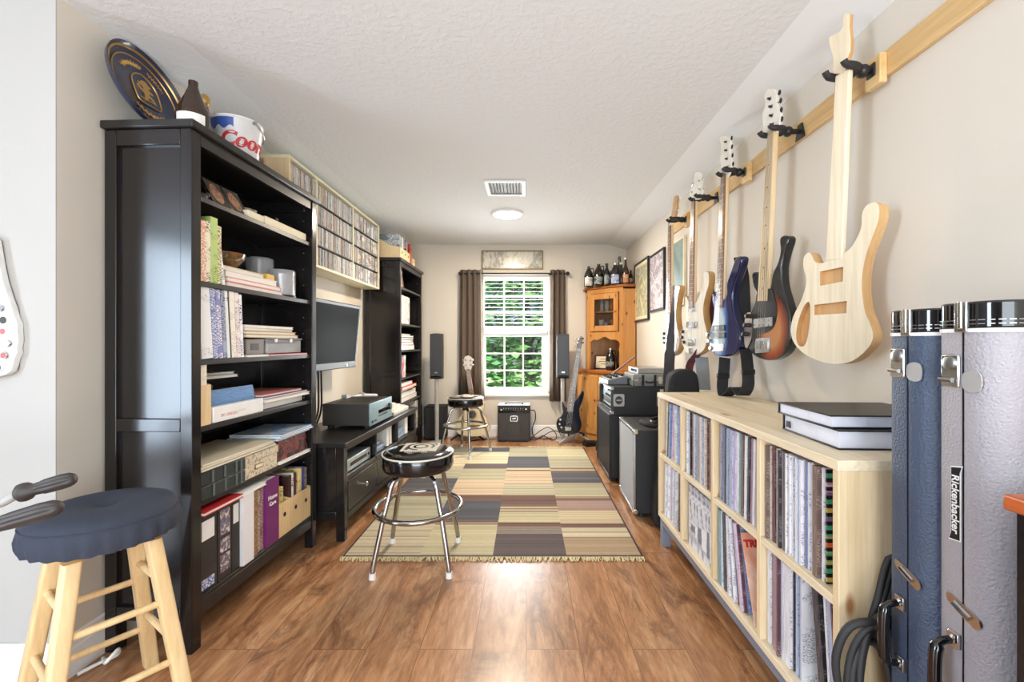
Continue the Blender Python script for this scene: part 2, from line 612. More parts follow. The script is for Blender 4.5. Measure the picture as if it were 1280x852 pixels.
# ---------------------------------------------------------------- window
win = bpy.data.objects.new('window_1', None); COL.objects.link(win); struct(win)
win.location = (0, YB, 0)
b = MB()
b.box(WX0, WX0 + .028, -.006, .15, WZ0, WZ1).box(WX1 - .028, WX1, -.006, .15, WZ0, WZ1)
b.box(WX0, WX1, -.006, .15, WZ1 - .03, WZ1).box(WX0, WX1, -.006, .15, WZ0, WZ0 + .03)
struct(b.build('window_frame', M['trim'], win, .003))
struct(MB().box(WX0 - .02, WX1 + .02, -.035, .03, WZ0 - .03, WZ0 + .004).build('window_sill', M['trim'], win, .006))
def sash(name, z0, z1, y0, y1, px0, px1, pz0, pz1):
    b = MB()
    b.box(WX0 + .03, px0, y0, y1, z0, z1).box(px1, WX1 - .03, y0, y1, z0, z1)
    b.box(px0, px1, y0, y1, z0, pz0).box(px0, px1, y0, y1, pz1, z1)
    struct(b.build(name, M['trim'], win, .003))
    g = MB()
    for i in (1, 2):
        x = px0 + (px1 - px0) * i / 3
        g.box(x - .008, x + .008, y0 + .012, y1 - .012, pz0, pz1)
        z = pz0 + (pz1 - pz0) * i / 3
        g.box(px0, px1, y0 + .013, y1 - .013, z - .008, z + .008)
    struct(g.build('window_grid', M['trim'], win))
    struct(MB().box(px0 - .005, px1 + .005, (y0 + y1) / 2 - .002, (y0 + y1) / 2 + .002, pz0 - .005, pz1 + .005).build('window_pane', M['pane'], win))
sash('window_sash_lower', WZ0 + .032, 1.30, .03, .075, -.507, .192, .592, 1.226)
sash('window_sash_upper', 1.25, WZ1 - .032, .08, .125, -.527, .215, 1.32, 1.93)
bl = thing('window_blind', 'white slatted blind pulled half way up the window', 'blind', (0, YB, 0))
MB().box(WX0 + .034, WX1 - .034, -.012, .028, 1.915, 1.966).build('headrail', M['trim'], bl, .003)
b = MB()
for i in range(11):
    z = 1.39 + i * .048
    b.box(WX0 + .036, WX1 - .036, -.016, .026, -.0015, .0015, 0, Matrix.Translation((0, .0, z)) @ Matrix.Rotation(R(9), 4, 'X'))
b.build('slats', M['trim'], bl)
MB().box(WX0 + .036, WX1 - .036, -.018, .028, 1.262, 1.352).build('bottom_rail', M['trim'], bl, .006)
b = MB()
for x in (-.5, -.16, .18): b.tube([(x, .005, 1.35), (x, .005, 1.92)], .0012, 4)
b.build('ladder_cord', M['white'], bl)
MB().tube([(.23, -.02, 1.93), (.232, -.02, 1.5)], .0018, 5).cyl((.232, -.02, 1.5), (.232, -.02, 1.46), .005, .007, 8).build('pull_cord', M['white'], bl)

# curtains on their rod
rod = thing('curtain_rod', 'dark curtain rod with round finials above the window', 'curtain rod', (0, 5.385, 1.985))
MB().cyl((-.79, 0, 0), (.49, 0, 0), .009).build('pole', M['rubber'], rod, smooth=40)
for x in (-.80, .50): MB().sphere((x, 0, 0), .024).build('finial', M['rubber'], rod, smooth=60)
for x in (-.74, .44): MB().cyl((x, 0, 0), (x, .083, 0), .006).cyl((x, .076, 0), (x, .084, 0), .02).build('bracket', M['rubber'], rod, smooth=40)
M['curtain'] = mat('taupe curtain fabric', (104, 90, 78), 0.8, scale=300, bmp=.1)
M['lining'] = mat('pale curtain lining', (150, 142, 132), 0.85)
def curtain(x0, x1, folds, label, ph, lin):
    t = thing('curtain', label, 'curtain', ((x0 + x1) / 2, 5.385, 0), group='curtains at the window')
    n = folds * 12
    w = (x1 - x0)
    vs = []
    zs = [.44, .8, 1.3, 1.75, 1.96, 2.03]
    for z in zs:
        q = 1 + .08 * (2.03 - z)
        for i in range(n + 1):
            u = i / n
            a = 2 * PI * folds * u + ph
            vs.append(((u - .5) * w * q + .01 * math.sin(a * 2), .033 * math.sin(a) + .006 * math.sin(z * 3 + u * 9), z))
    b = MB()
    fs = [(k * (n + 1) + i, k * (n + 1) + i + 1, (k + 1) * (n + 1) + i + 1, (k + 1) * (n + 1) + i) for k in range(len(zs) - 1) for i in range(n)]
    b.add(vs, fs)
    for j, f in enumerate(b.f):
        if lin and (f[0] % (n + 1)) > n - 9: b.m[j] = 1
    o = b.build('drape', [M['curtain'], M['lining']], t, smooth=180)
    s = o.modifiers.new('cloth', 'SOLIDIFY'); s.thickness = .004
    g = MB()
    for i in range(folds * 2):
        x = (-.5 + (i + .5) / (folds * 2)) * w
        g.tube([(x, .02 * math.cos(k), 1.985 - .0 + .02 * math.sin(k)) for k in [2 * PI * j / 12 for j in range(12)]], .003, 5, True)
    g.build('grommets', M['rubber'], t)
curtain(-.81, -.53, 4, 'taupe grommet curtain behind the cream acoustic bass headstock', .4, True)
curtain(.29, .465, 3, 'taupe grommet curtain behind the slim speaker beside the pine cupboard', 1.2, False)

# ---------------------------------------------------------------- ceiling fittings
t = thing('ceiling_light', 'round flush LED ceiling light, switched on', 'ceiling light', (-.178, 4.13, ZC))
MB().lathe([(.152, 0), (.152, -.012), (.14, -.02), (.128, -.02)], 40).build('housing', M['trim'], t, smooth=40)
m, nt, p = new_mat('lit diffuser')
p.inputs['Emission Color'].default_value = (1, .97, .92, 1); p.inputs['Emission Strength'].default_value = 5
MB().lathe([(.128, -.019), (.12, -.026), (.06, -.03), (.0, -.031)], 40).build('diffuser', m, t, smooth=60)
area('lamp_glow', (-.178, 4.13, ZC - .04), (-.178, 4.13, 0), .26, .26, 36, (1, .85, .66), 'DISK')
t = thing('ceiling_vent', 'white louvred air vent in the ceiling', 'air vent', (-.16, 3.46, ZC))
b = MB(); w, h = .155, .165
b.box(-w, w, -h, -h + .03, -.012, 0).box(-w, w, h - .03, h, -.012, 0).box(-w, -w + .03, -h + .03, h - .03, -.012, 0).box(w - .03, w, -h + .03, h - .03, -.012, 0)
b.build('frame', M['trim'], t, .003)
MB().box(-w + .03, w - .03, -h + .03, h - .03, -.002, 0).build('duct', M['charcoal'], t)
b = MB()
for i in range(10):
    x = -w + .045 + i * .0235
    b.box(-.001, .001, -h + .03, h - .03, -.011, .003, 0, Matrix.Translation((x, 0, -.003)) @ Matrix.Rotation(R(35 if i < 5 else -35), 4, 'Y'))
b.build('louvre_slats', M['grey_metal'], t)

# long framed drawing over the window
t = thing('framed_drawing', 'long framed grey line drawing hung above the curtain rod', 'framed picture', (-.172, YB - .0008, 2.047))
w, h, fw = .378, .232, .016
fb = MB().box(-w, w, -.02, 0, 0, fw).box(-w, w, -.02, 0, h - fw, h).box(-w, -w + fw, -.02, 0, fw, h - fw).box(w - fw, w, -.02, 0, fw, h - fw)
fb.build('frame', mat('antique gold frame', (128, 110, 78), .4, .3), t, .002)
MB().box(-w + fw, w - fw, -.01, -.002, fw, h - fw).build('paper', picture('grey line drawing', [(206, 200, 186), (212, 206, 192), (196, 192, 178), (140, 138, 128), (214, 208, 196)], 13, .25, .3, stretch=(1, 1, .6)), t)

# ---------------------------------------------------------------- rug
m, nt, p = new_mat('woven rug wool')
at_ = nt.nodes.new('ShaderNodeAttribute'); at_.attribute_name = 'Col'
f = noise(nt, coords(nt, (8, 90, 1)), 3.0, 3, 0.7)
nt.links.new(mixc(nt, .55, at_.outputs['Color'], ramp(nt, f, [(0.3, (.72, .72, .72)), (0.66, (1.1, 1.1, 1.1))]), 'MULTIPLY'), p.inputs['Base Color'])
p.inputs['Roughness'].default_value = .95; p.inputs['Specular IOR Level'].default_value = .15
bump(nt, p, f, .25, .004)
M['rug'] = m
cols_x = [-.975, -.575, -.18, .215, .615]
T_, G_, N_, K_, B_, V_ = (206, 192, 160), (174, 169, 142), (90, 91, 98), (104, 92, 92), (118, 90, 80), (170, 142, 130)
S_, P_ = 'stripes', (202, 178, 148)
blocks = [
    [(425, 310, T_), (310, 222, G_), (222, 205, B_), (205, 160, N_), (160, 125, G_), (125, 70, T_), (70, 55, G_)],
    [(425, 320, (202, 189, 152)), (320, 305, S_), (305, 238, N_), (238, 217, B_), (217, 165, P_), (165, 128, (180, 174, 144)), (128, 110, K_), (110, 70, (206, 197, 162)), (70, 55, N_)],
    [(425, 352, K_), (352, 326, (146, 134, 124)), (326, 312, B_), (312, 275, (198, 186, 150)), (275, 238, S_), (238, 218, B_), (218, 177, (184, 178, 150)), (177, 137, P_), (137, 125, S_), (125, 86, N_), (86, 55, G_)],
    [(425, 362, (180, 154, 122)), (362, 330, T_), (330, 316, B_), (316, 272, (204, 185, 150)), (272, 238, V_), (238, 220, S_), (220, 177, (178, 171, 140)), (177, 141, N_), (141, 125, S_), (125, 86, G_), (86, 55, (198, 188, 152))],
]
ry = lambda cy: FPX * CAMZ / (540 + cy * .3663 - CY)
rug = thing('patchwork_rug', 'large flat woven rug of tan, green and slate blocks with striped bands', 'rug', (0, 0, 0.001))
b = MB(); colr = []
for ci, col in enumerate(blocks):
    x0, x1 = cols_x[ci], cols_x[ci + 1]
    for (ca, cbb, cc) in col:
        ya, yb = ry(ca), ry(cbb)
        n = max(1, round((yb - ya) / .019))
        for i in range(n):
            y0, y1 = ya + (yb - ya) * i / n, ya + (yb - ya) * (i + 1) / n
            q = cc if cc != S_ else rnd.choice([T_, B_, (196, 176, 140), (120, 96, 90), K_])
            j = rnd.uniform(.84, 1.1)
            g_ = sum(q) / 3; q = tuple(e * .9 + g_ * .1 for e in q)
            if rnd.random() < .12: q = tuple(.6 * a + .4 * e for a, e in zip(q, (150, 120, 100)))
            b.add([(x0, y0, .008), (x1, y0, .008), (x1, y1, .008), (x0, y1, .008)], [(0, 1, 2, 3)])
            colr.append(tuple(min(1, e * j) for e in srgb(q)))
y0, y1 = ry(425), ry(55)
for (xa, xb) in ((-.985, -.975), (.615, .625)):
    b.box(xa, xb, y0, y1, 0, .0085); colr += [srgb((74, 66, 70))] * 6
b.box(-.985, .625, y0 - .012, y0, 0, .0085); colr += [srgb((84, 78, 82))] * 6
b.box(-.985, .625, y1, y1 + .01, 0, .0085); colr += [srgb((84, 78, 82))] * 6
me = b.mesh('weave', M['rug'])
ca = me.color_attributes.new('Col', 'FLOAT_COLOR', 'CORNER')
for p_, c_ in zip(me.polygons, colr):
    for li in p_.loop_indices: ca.data[li].color = (*c_, 1)
link('weave', me, rug)
for yy, sg in ((y0 - .012, -1), (y1 + .01, 1)):
    b = MB()
    for i in range(330):
        x = -.985 + 1.61 * (i + .5) / 330
        dx, l = rnd.uniform(-.02, .02), rnd.uniform(.03, .05)
        b.tube([(x, yy, .005), (x + dx * .4, yy + sg * l * .5, .007 + rnd.uniform(0, .006)), (x + dx, yy + sg * l, .003)], [.0028, .0034, .002], 4)
    b.build('fringe', mat('cream wool fringe', (218, 200, 156), .9), rug)

# ---------------------------------------------------------------- garden seen through the window
lawn = MB().box(-14, 14, 6.2, 30, -.75, -.7).build('lawn', mat('pale sunlit lawn', (176, 190, 140), .9, scale=3, var=.25))
tag(lawn, 'pale sunlit lawn outside the window', 'lawn', kind='stuff')
M['bark'] = mat('grey bark', (62, 60, 54), .9, scale=12, var=.3)
leafm = [mat('leaf green %d' % i, c, .55, var=.3, scale=2) for i, c in enumerate([(70, 130, 64), (116, 170, 84), (52, 112, 84)])]
rg = random.Random(3)
def tree(x, y, h, n, mi, label, lean=0):
    t = thing('tree', label, 'tree', (x, y, -.7), group='trees outside the window')
    b = MB()
    b.tube([(0, 0, .004), (lean * .3, .05, h * .3), (lean * .6, 0, h * .6), (lean, .1, h)], [.15, .12, .09, .03], 8)
    for k in range(11):
        z = h * rg.uniform(.15, .75); a = rg.uniform(0, 6.28); l = rg.uniform(.7, 1.5)
        x0 = lean * z / h
        b.tube([(x0, 0, z), (x0 + l * .5 * math.cos(a), l * .5 * math.sin(a), z + l * .35), (x0 + l * math.cos(a), l * math.sin(a), z + l * .9)], [.06, .045, .018], 6)
    b.build('trunk', M['bark'], t, smooth=60)
    f = MB()
    for k in range(n):
        cl = rg.random()
        z = h * (.12 + .95 * rg.random())
        a = rg.uniform(0, 6.28); rr = 1.5 * math.sqrt(rg.random()) * (1 - .25 * abs(z / h - .5))
        c = Vector((rr * math.cos(a), rr * math.sin(a), z))
        q = Matrix.Rotation(rg.uniform(0, 6.28), 4, 'Z') @ Matrix.Rotation(rg.uniform(-1.2, 1.2), 4, 'X')
        L, W = rg.uniform(.09, .19), rg.uniform(.04, .075)
        f.add([c + (q @ Vector(s)) for s in ((-L, 0, 0), (0, -W, .015), (L, 0, 0), (0, W, .015))], [(0, 1, 2, 3)])
    f.build('foliage', leafm[mi], t)
tree(-1.6, 9.6, 3.6, 1400, 0, 'dark leafy tree seen through the panes, low on the curtain side', .3)
tree(.15, 10.4, 4.2, 1400, 1, 'bright green tree in the middle of the window view', -.25)
tree(1.5, 10.0, 4.0, 1300, 0, 'leafy tree seen through the window panes nearest the speaker', .2)
tree(-.6, 12.6, 4.6, 1400, 2, 'blue green tree standing behind the other garden trees', .1)
tree(1.1, 13.6, 4.8, 1400, 1, 'tall light green tree far down the garden', 0)
tree(-2.6, 13.2, 4.8, 1400, 1, 'light green tree at the back of the garden behind the dark one', 0)
# ---------------------------------------------------------------- bookcases
M['shelf_edge'] = M['espresso_y']
def bookcase(label, loc, rz, shelves, group):
    W, D, H = .90, .335, 1.97
    t = thing('bookcase', label, 'bookcase', loc, rz, group)
    for s in (0, 1):
        y0, y1 = (0, .045) if s == 0 else (W - .045, W)
        b = MB()
        b.box(-.045, 0, y0, y1, 0, H - .03).box(-D, -D + .045, y0, y1, 0, H - .03)
        b.box(-D + .045, -.045, y0, y1, H - .09, H - .03).box(-D + .045, -.045, y0, y1, .12, .17).box(-D + .045, -.045, y0, y1, .82, .868)
        b.box(-D + .04, -.04, y0 + .014, y1 - .014, .15, H - .06)
        b.build('side_panel', M['espresso'], t, .003)
    MB().box(-D - .005, .014, -.014, W + .014, H - .03, H).build('top', M['espresso_y'], t, .005)
    MB().box(-D, -D + .012, .045, W - .045, .15, H - .03).build('back_panel', M['espresso'], t)
    MB().box(-.03, -.006, .045, W - .045, H - .075, H - .03).build('top_rail', M['espresso_y'], t, .002)
    b = MB().box(-D + .012, -.006, .045, W - .045, .16, .185).box(-.028, -.004, .045, W - .045, .115, .17)
    b.build('bottom_shelf', M['espresso_y'], t, .003)
    for z in shelves:
        MB().box(-D + .012, -.012, .046, W - .046, z - .021, z).build('shelf', M['espresso_y'], t, .002)
    b = MB()
    for i in range(18):
        for y in (.0453, W - .0453):
            b.sphere((-.05, y, .3 + i * .09), .004, 6, 4)
    b.build('shelf_pin_studs', M['steel'], t)
    return t
A0, RA = Vector((-1.231, 1.64, 0)), -R(2.16)
SA = [1.71, 1.386, 1.085, .83, .545]
bookcase('tall black brown bookcase with the round lion tray on top', A0, RA, SA, 'black brown bookcases')
B0, RB = Vector((-1.215, 4.29, 0)), 0.0
SB = [1.70, 1.34, 1.075, .80, .545]
bookcase('tall black brown bookcase with cardboard magazine files on top', B0, RB, SB, 'black brown bookcases')
TA = Matrix.Translation(A0) @ Matrix.Rotation(RA, 4, 'Z')
TB = Matrix.Translation(B0)


def put(TM, name, label, cat, p, rz=0.0, lean=0.0, tilt=0.0, group=None):
    """a thing standing at local point p of a piece of furniture; lean turns it about its x axis, tilt about its y axis"""
    w = TM @ Vector(p)
    r = TM.to_3x3().to_euler().z
    return thing(name, label, cat, w, group=group, rot=(Matrix.Rotation(r + rz, 3, 'Z') @ Matrix.Rotation(tilt, 3, 'Y') @ Matrix.Rotation(lean, 3, 'X')).to_euler())


def upright(TM, label, p, h, d, t, cover, pages=None, lean=0.0, name='book', cat='book', group=None, rz=0, lab=None):
    """an upright book, spine towards +x"""
    o = put(TM, name, label, cat, p, rz, lean, group=group)
    c = min(.003, t * .15)
    b = MB().box(-c * 1.3, 0, 0, t, 0, h).box(-d, -c, 0, c, 0, h).box(-d, -c, t - c, t, 0, h)
    b.build('cover', cover, o)
    MB().box(-d + .004, -c * 1.2, c, t - c, .004, h - .004).build('pages', pages or M['paper'], o)
    if lab:
        for (z0, z1, mm) in lab:
            MB().box(0, .0008, t * .15, t * .85, z0, z1).build('spine_label', mm, o)
    return o


def flat(TM, label, p, d, w, t, cover, pages=None, rz=0.0, name='book', cat='book', group=None, spine_x=False):
    """a book lying flat, its fore edge (or spine) towards +x"""
    o = put(TM, name, label, cat, p, rz, group=group)
    c = min(.003, t * .2)
    b = MB().box(-d, 0, 0, w, 0, c).box(-d, 0, 0, w, t - c, t)
    if spine_x: b.box(-c, 0, 0, w, c, t - c)
    else: b.box(-d, -d + c, 0, w, c, t - c)
    b.build('cover', cover, o)
    MB().box(-d + c, -c - .001 if not spine_x else -c, .003, w - .003, c, t - c).build('pages', pages or M['paper'], o)
    return o


def block(TM, name, label, cat, p, x0, x1, y0, y1, h, m, bev=.003, rz=0, lean=0, tilt=0, part='body', group=None):
    o = put(TM, name, label, cat, p, rz, lean, tilt, group)
    MB().box(x0, x1, y0, y1, 0, h).build(part, m, o, bev)
    return o


SP = {}
def sp(base, ink=(40, 40, 44), amt=.5, freq=1.0, axis='z'):
    k = (base, ink, amt, freq, axis)
    if k not in SP: SP[k] = spine('printed spine %d' % len(SP), base, ink, amt, freq=freq, axis=axis)
    return SP[k]
G = 'shelf contents'
E = .0005
# --- top of the near bookcase
TOP = 1.97 + E
tr = put(TA, 'serving_tray', 'round navy beer tray with gold lion crest leaning on the wall', 'tray', (-.222, .11, TOP + .002), 0, 0, -R(18))
# the tray's own axes: y along the wall, z up, x towards the room; it leans back on its rim
r0 = .175
TT = Matrix.Translation((0, 0, r0)) @ Matrix.Rotation(PI / 2, 4, 'Y')
MB().lathe([(0, 0), (r0 - .03, 0), (r0 - .012, .012), (r0 - .004, .026), (r0, .026), (r0 - .006, .010), (r0 - .026, -.006), (0, -.006)], 56).build('dish', M['navy'], tr, smooth=50).data.transform(TT)
gb = MB()
for rr, w in ((r0 - .014, .005), (r0 - .038, .003)):
    gb.tube([(rr * math.cos(a), rr * math.sin(a), .0125 if rr > r0 - .03 else .0015) for a in [2 * PI * i / 56 for i in range(56)]], w, 5, True)
gb.tube(smoothpts([(.062, 0, .002), (.058, .045, .002), (.02, .056, .002), (-.04, .05, .002), (-.072, .0, .002), (-.04, -.05, .002), (.02, -.056, .002), (.058, -.045, .002)], 4), .0028, 5, True)
gb.build('gold_border', M['gold'], tr, smooth=60).data.transform(TT)
# rampant lion: x up is -x in tray coordinates
lion = [(-.044, -.012), (-.05, .004), (-.046, .014), (-.036, .02), (-.032, .03), (-.024, .028), (-.026, .018), (-.014, .014), (-.008, .03), (0, .034), (.002, .024), (.0, .014), (.012, .01), (.022, .026), (.034, .034), (.04, .026), (.03, .016), (.026, .002), (.04, -.006), (.05, -.018), (.044, -.024), (.028, -.016), (.014, -.014), (.004, -.03), (-.012, -.04), (-.022, -.032), (-.01, -.026), (-.002, -.014), (-.016, -.01), (-.022, -.024), (-.032, -.03), (-.034, -.018)]
MB().prism([(a * .95, q * .95) for a, q in lion], .0005, .003).box(.035, .04, -.035, .035, .0005, .002).build('lion_emblem', M['gold'], tr).data.transform(TT)
for a0, a1, rad, n in ((PI + .95, PI - .1, .104, 26), (PI - .35, PI - 1.1, .104, 20), (.7, -.7, .104, 24)):
    pts = []
    for i in range(n * 3):
        q = i / (n * 3 - 1); a = a0 + (a1 - a0) * q
        rr = rad + .008 * math.sin(i * 1.9) + .004 * math.sin(i * .7)
        pts.append((rr * math.cos(a), rr * math.sin(a), .0012))
    MB().tube(pts, .0016, 4).build('gold_scroll_border', M['gold'], tr).data.transform(TT)

M['amber'] = mat('brown bottle glass', (54, 36, 24), .12, coat=.4)
M['darkglass'] = mat('dark bottle glass', (26, 21, 18), .1, coat=.4)
M['label_w'] = spine('white bottle label', (228, 226, 220), (60, 60, 60), .6)
M['label_b'] = spine('blue bottle label', (74, 100, 160), (230, 232, 240), .6)
M['label_o'] = spine('orange bottle label', (212, 160, 110), (120, 50, 40), .6)
M['label_k'] = spine('grey print', (44, 46, 44), (190, 196, 190), .7)
def bottle(name, label, loc, prof, glass, lab=None, labz=None, cap=None, handle=None, group=None):
    t = thing(name, label, 'bottle', loc, group=group)
    MB().lathe(prof, 24).build('body', glass, t, smooth=50)
    if lab:
        rr = max(q[0] for q in prof) + .0006
        a0, a1 = -PI / 2 - .9, -PI / 2 + .9
        vs, fs = [], []
        n = 14
        for i in range(n + 1):
            a = a0 + (a1 - a0) * i / n
            for z in labz: vs.append((rr * math.cos(a), rr * math.sin(a), z))
        for i in range(n): fs.append((2 * i, 2 * i + 2, 2 * i + 3, 2 * i + 1))
        MB().add(vs, fs).build('label_band', lab, t, smooth=60)
    zt = prof[-1][1]
    if cap: MB().lathe([(prof[-1][0] + .003, zt - .018), (prof[-1][0] + .004, zt + .001), (prof[-1][0] - .002, zt + .004)], 16).build('cap', cap, t, smooth=40)
    if handle:
        hx = handle
        MB().tube(smoothpts([(.02 * hx, 0, zt - .03), (.05 * hx, 0, zt - .025), (.056 * hx, 0, zt - .055), (.05 * hx, 0, zt - .085)], 4, False), .006, 6).build('handle', glass, t, smooth=60)
    return t
GROWL = [(.05, 0), (.056, .006), (.057, .02), (.057, .12), (.052, .15), (.036, .185), (.022, .212), (.018, .225), (.019, .235), (.019, .245)]
TALL = [(.042, 0), (.046, .006), (.046, .15), (.04, .185), (.022, .235), (.016, .27), (.015, .32), (.018, .325), (.017, .34)]
STD = [(.03, 0), (.033, .005), (.033, .125), (.028, .15), (.014, .185), (.0125, .22), (.014, .225), (.013, .233)]
w = TA @ Vector((-.12, .155, TOP))
FAT = [(.05, 0), (.058, .006), (.059, .03), (.059, .09), (.056, .112), (.046, .135), (.031, .17), (.02, .2), (.016, .215), (.017, .219), (.0165, .232)]
bo = bottle('beer_bottle', 'wide brown beer bottle with white label beside the lion tray', w, FAT, M['amber'], M['paper'], (.02, .085), None)
bo.rotation_euler = (0, 0, R(25))
t = put(TA, 'tap_handle', 'small red and brown figure topped by a gold ball', 'figurine', (-.262, .395, TOP))
t.scale = (1.35, 1.35, 1.75)
MB().lathe([(.028, 0), (.03, .01), (.02, .03), (.024, .06), (.03, .1), (.016, .135), (.01, .15)], 16).build('body', mat('red brown resin', (112, 52, 40), .4), t, smooth=50)
MB().sphere((0, 0, .165), .017).lathe([(.006, .145), (.013, .15), (.005, .158)], 12).build('finial', M['gold'], t, smooth=60)
MB().tube(smoothpts([(.012, .02, .12), (.02, .05, .1), (.016, .07, .06)], 3, False), [.014] * 4 + [.009] * 3, 7).build('arm', M['red'], t, smooth=60)
# beer bucket
t = put(TA, 'beer_bucket', 'white, blue and red printed metal beer bucket on the bookcase', 'bucket', (-.11, .4, TOP))
M['tin'] = mat('white printed tin', (226, 226, 226), .3, .1)
rb = lambda z: .082 + .022 * z / .17
MB().lathe([(.08, 0), (.082, .002), (.104, .17), (.107, .172), (.107, .178), (.101, .178), (.1, .17), (.079, .006), (0, .006)], 40, mf=[0, 0, 0, 0, 0, 0, 0, 0, 0, 0]).build('pail', M['tin'], t, smooth=50)
def wrap(z0, a0, extra=.0008):
    def f(c):
        z = z0 + c.y
        r_ = rb(z) + extra + c.z
        a = a0 + c.x / .095
        return Vector((r_ * math.cos(a), r_ * math.sin(a), z))
    return f
def band(z0, z1, a0, a1, mt, nm, wav=0, ex=.0006):
    vs, fs = [], []; n = 40
    for i in range(n + 1):
        a = a0 + (a1 - a0) * i / n
        za = z0 + wav * math.sin(i * .55) ; zb = z1
        vs += [((rb(za) + ex) * math.cos(a), (rb(za) + ex) * math.sin(a), za), ((rb(zb) + ex) * math.cos(a), (rb(zb) + ex) * math.sin(a), zb)]
    fs = [(2 * i, 2 * i + 2, 2 * i + 3, 2 * i + 1) for i in range(n)]
    MB().add(vs, fs).build(nm, mt, t, smooth=60)
band(.125, .166, -2.9, -1.1, M['blue'], 'blue_band', .008)
band(.0, .012, -PI, PI, M['blue'], 'base_band')
lettering('Coors', .085, None, M['red'], t, .0006, warp=wrap(.075, -.55), shear=.25, bold=.0035)
MB().tube([(.108 * math.cos(a) * .99, .108 * math.sin(a) * .99, .168 - .045 * math.sin((a + .3) * 1.0)) for a in [-.3 + PI * i / 16 for i in range(17)]], .0025, 6).build('handle', M['steel'], t, smooth=60)
MB().cyl((.1, -.035, .165), (.112, -.037, .165), .008).build('lug', M['steel'], t)
block(TA, 'wood_offcut', 'small pale block of knotty wood beside the CD rack end', 'wood block', (-.27, .78, TOP), 0, .1, 0, .06, .075, M['pine_y'])

# --- first shelf
z = SA[0] + E
t = put(TA, 'dark_figurine', 'small dark sculpted figurine at the shelf end near the post', 'figurine', (-.04, .06, z))
MB().lathe([(.02, 0), (.022, .006), (.01, .012), (.014, .03), (.006, .04)], 12).sphere((0, .01, .042), .012, 10, 6, sc=(.8, 1.6, .8)).build('body', M['charcoal'], t, smooth=50)
t = put(TA, 'figurine', 'low dark crouching figurine beside the double photo frame', 'figurine', (-.045, .11, z))
MB().sphere((0, 0, .014), .014, 10, 6, sc=(1, 1.8, 1)).sphere((0, .022, .026), .01, 10, 6).build('body', mat('dark bronze', (70, 56, 50), .5), t, smooth=50)
t = put(TA, 'double_photo_frame', 'hinged double frame with two oval portraits on the top shelf', 'photo frame', (-.03, .15, z), 0, 0, -R(28))
M['portrait'] = picture('sepia portrait', [(40, 28, 22), (120, 78, 60), (196, 150, 120), (60, 44, 36)], 26, .3)
M['matboard'] = mat('brown card mount', (70, 58, 50), .5)
MM = Matrix(((0, 0, 1, 0), (1, 0, 0, 0), (0, 1, 0, 0), (0, 0, 0, 1)))
for k, y0 in enumerate((0, .108)):
    MB().box(-.008, -.001, y0, y0 + .106, 0, .125).build('card_mount', M['matboard'], t, .001)
    b = MB()
    b.box(-.003, .002, y0, y0 + .106, .118, .125).box(-.003, .002, y0, y0 + .106, 0, .006).box(-.003, .002, y0, y0 + .005, .006, .118).box(-.003, .002, y0 + .101, y0 + .106, .006, .118)
    b.build('frame', M['nickel'], t)
    MB().prism(disc(y0 + .053, .062, .033, 24, .046), -.0008, .0006, 0, MM).build('portrait', M['portrait'], t)
t = put(TA, 'ashtray', 'round silver ashtray on the pale box', 'ashtray', (-.1, .42, z + .034))
MB().lathe([(.03, 0), (.052, .004), (.06, .018), (.056, .02), (.046, .008), (0, .006)], 28).build('dish', M['nickel'], t, smooth=50)
block(TA, 'card_box', 'small cream card box under the silver ashtray', 'box', (-.02, .345, z), -.16, 0, 0, .115, .033, M['cream'])
block(TA, 'card_box', 'long cream card box at the far end of the top shelf', 'box', (-.02, .468, z), -.2, 0, 0, .36, .04, M['cream'])
t = put(TA, 'toy_car', 'small dark toy car on the long cream box', 'toy', (-.07, .62, z + .0405))
MB().prism(smoothpts([(-.03, .005), (-.028, .012), (-.014, .014), (-.008, .024), (.01, .024), (.018, .014), (.03, .012), (.03, .005)], 2), -.012, .012, 0, MM.inverted()).build('body', M['black_gloss'], t)
for x in (-.018, .018):
    for s in (-.013, .013): pass
b = MB()
for yy in (-.018, .018): b.cyl((-.013, yy, .006), (.013, yy, .006), .006, n=10)
b.build('wheels', M['rubber'], t)

# --- second shelf
z = SA[1] + E
y = .052
for lab, th, h, cov, ln in (('orange and cream hardback, first on the second shelf', .042, .235, sp((226, 150, 110), (250, 240, 220), .7), 0),
                            ('cream paperback with dark lettering beside the orange hardback', .022, .24, sp((236, 226, 200), (70, 60, 50), .7), 0),
                            ('tall lime green book on the second shelf', .038, .262, sp((176, 200, 110), (120, 140, 60), .3), 0),
                            ('pale yellow book beside the lime green one', .02, .235, sp((230, 214, 150), (60, 60, 60), .6), 0)):
    upright(TA, lab, (-.02, y, z), h, .19, th, cov); y += th + .001
upright(TA, 'slim white softcover leaning on the yellow book', (-.02, y + .008, z), .185, .17, .014, sp((238, 236, 232), (60, 60, 60), .4), lean=R(9))
zz = z
for lab, w_, th, cov, off in (('pink hardback at the bottom of the lying stack', .43, .02, (214, 120, 112), 0), ('rose pink hardback, second up in the lying stack', .415, .02, (226, 150, 138), .0),
                              ('cream hardback, third up in the lying stack', .40, .028, (234, 220, 196), -.01), ('tan paperback on top of the lying stack', .33, .022, (216, 190, 150), -.03)):
    flat(TA, lab, (-.025 + off, .225, zz), .24, w_ - .04, th, mat('cover', cov, .45)); zz += th + E
t = put(TA, 'rock_bowl', 'mottled brown glass bowl on the lying stack', 'bowl', (-.1, .31, zz))
MB().lathe([(.03, 0), (.05, .012), (.072, .04), (.078, .06), (.073, .06), (.06, .036), (.035, .012), (0, .01)], 18).build('bowl', picture('mottled brown glass', [(40, 26, 18), (130, 84, 44), (70, 60, 40), (190, 170, 140)], 22, .2, .3), t, smooth=40)
